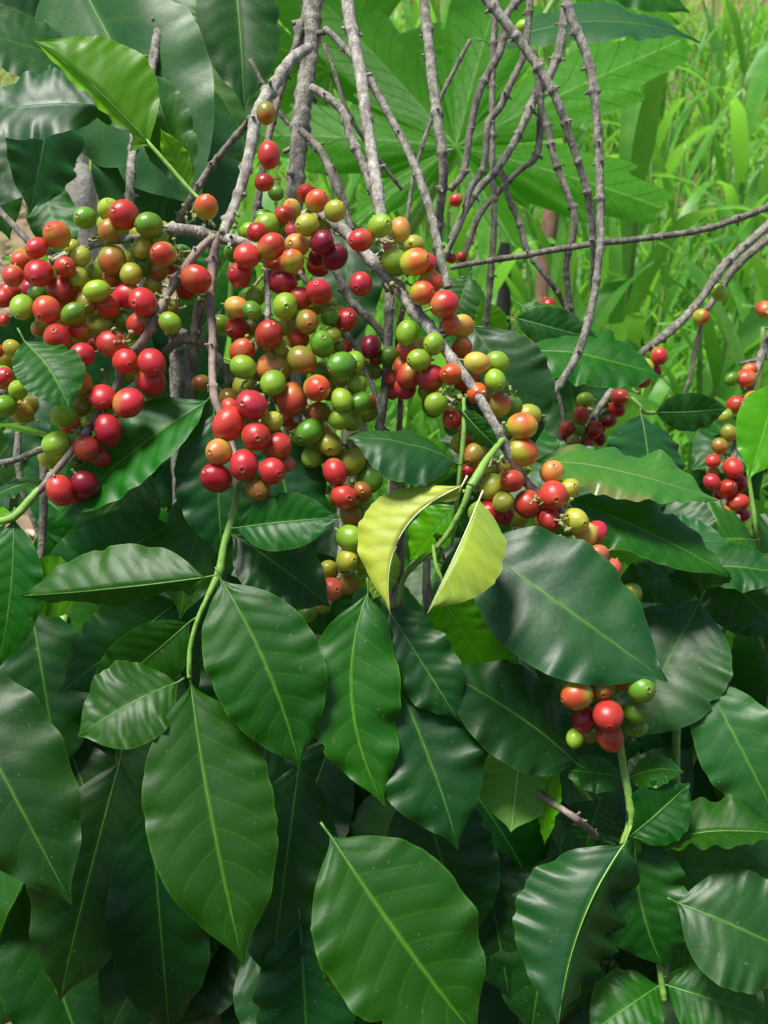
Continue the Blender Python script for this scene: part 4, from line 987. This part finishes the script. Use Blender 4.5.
# leaning brown poles in the field, and the pale tree left
def pole(label, a, b, r, mat, name='wooden_pole'):
    foot = Vector(a)
    V, Fc, _ = tube_geo(crom([(Vector(a), r * 1.1), (Vector(a).lerp(Vector(b), .5) + Vector((.01, 0, 0)), r), (Vector(b), r * .85)], .04), 12, .3, .12, .12, int(r * 1e4))
    o = link(name, V, Fc, mat, origin=foot); o['label'] = label; o['category'] = 'pole' if 'pole' in name else 'tree'
    return o
M_RED = plain_mat('reddish_wood', (.16, .085, .06), (.26, .15, .10), 12, .85, .6, .004)
p0 = base_of(505, 330, 2.4); p1 = P(560, 120, 2.5)
pole('leaning reddish brown pole seen between the grey stems', (p0.x, p0.y, p0.z - .05), p1, .021, M_RED)
p0 = base_of(512, 300, 3.0); p1 = P(500, 150, 3.0)
pole('dark upright pole behind the leaning reddish pole', (p0.x, p0.y, p0.z - .05), p1, .024, plain_mat('dark_wood', (.03, .025, .03), (.06, .05, .05), 12, .85))
# pale tree: trunk + crown of leaves above
ft = base_of(100, 420, 1.5)
tree = thing('shade_tree', 'pale barked shade tree glimpsed through the gap between the dark upper left leaves', 'tree', ft)
pa = P(74, 150, 1.45); pb = P(88, 290, 1.47); pc = P(60, -160, 1.5)
V, Fc, _ = tube_geo(crom([(ft - Vector((0, 0, .05)), .03), (pb, .022), (pa, .019), (pc, .014)], .02), 14, 0, 0, .2, 8)
link('trunk', V, Fc, plain_mat('pale_tree_bark', (.36, .33, .27), (.52, .48, .41), 30, .85, .8, .004, 6, (.2, .15, .13)), tree, origin=ft)
V = []; Fc = []; rnd = random.Random(77)
for i in range(900):
    c = pc + Vector((rnd.gauss(0, .28), rnd.gauss(.1, .25), .05 + abs(rnd.gauss(.1, .18))))
    blade(V, Fc, c, rnd.uniform(.05, .09), .03, rnd.uniform(0, 6.28), rnd.uniform(.8, 2.0), .2, 3)
link('crown', V, Fc, M_GR, tree, origin=pc)

# ------------------------------------------------------------------ unseen leaf mass, added behind the camera to darken the lower leaves
V = []; Fc = []; rnd = random.Random(123)
for i in range(11000):
    c = Vector((rnd.uniform(-3, 3), rnd.uniform(-1.7, -.75), rnd.uniform(.1, 1.85)))
    if c.z > 1.68 + .3 * noise.noise(Vector((c.x * 1.5, c.y, 0))): continue
    blade(V, Fc, c, rnd.uniform(.10, .16), rnd.uniform(.05, .07), rnd.uniform(0, 6.28), rnd.uniform(1.0, 2.6), .2, 3)
o = link('shading_foliage', V, Fc, LM['dark'], origin=(0, -1.2, 0)); o['kind'] = 'stuff'
o['label'] = 'unseen leafy mass added behind the camera to block low sky light'; o['category'] = 'shading_foliage'

# ------------------------------------------------------------------ camera, light, render
cd = bpy.data.cameras.new('camera'); cam = bpy.data.objects.new('camera', cd); COL.objects.link(cam)
cam.matrix_world = CM
cd.sensor_fit = 'VERTICAL'; cd.sensor_height = 24; cd.lens = 24 * F / 1024
cd.clip_start = .02; cd.clip_end = 500
cd.dof.use_dof = True; cd.dof.focus_distance = .60; cd.dof.aperture_fstop = 13.0
SC.camera = cam
w = bpy.data.worlds.new('World'); SC.world = w; w.use_nodes = True
wn = w.node_tree.nodes; wn.clear()
sky = wn.new('ShaderNodeTexSky'); sky.sky_type = 'NISHITA'; sky.sun_disc = False
EL, AZ = 70, -122          # sun high and to the left
sky.sun_elevation = R(EL); sky.sun_rotation = R(AZ); sky.air_density = 1.0; sky.dust_density = 1.2; sky.ozone_density = .6
bg = wn.new('ShaderNodeBackground'); bg.inputs[1].default_value = .085
wo = wn.new('ShaderNodeOutputWorld')
w.node_tree.links.new(sky.outputs[0], bg.inputs[0]); w.node_tree.links.new(bg.outputs[0], wo.inputs[0])
sl = bpy.data.lights.new('sun', 'SUN'); sl.energy = 4.3; sl.angle = R(20); sl.color = (1, .96, .9)
sun = bpy.data.objects.new('sun', sl); COL.objects.link(sun)
sd = Vector((math.sin(R(AZ)) * math.cos(R(EL)), math.cos(R(AZ)) * math.cos(R(EL)), math.sin(R(EL))))
sun.rotation_euler = sd.to_track_quat('Z', 'Y').to_euler(); sun.location = (0, 0, 6)
SC.view_settings.view_transform = 'Standard'; SC.view_settings.look = 'None'; SC.view_settings.gamma = 1
SC.view_settings.exposure = 0.70
SC.render.resolution_x = 768; SC.render.resolution_y = 1024
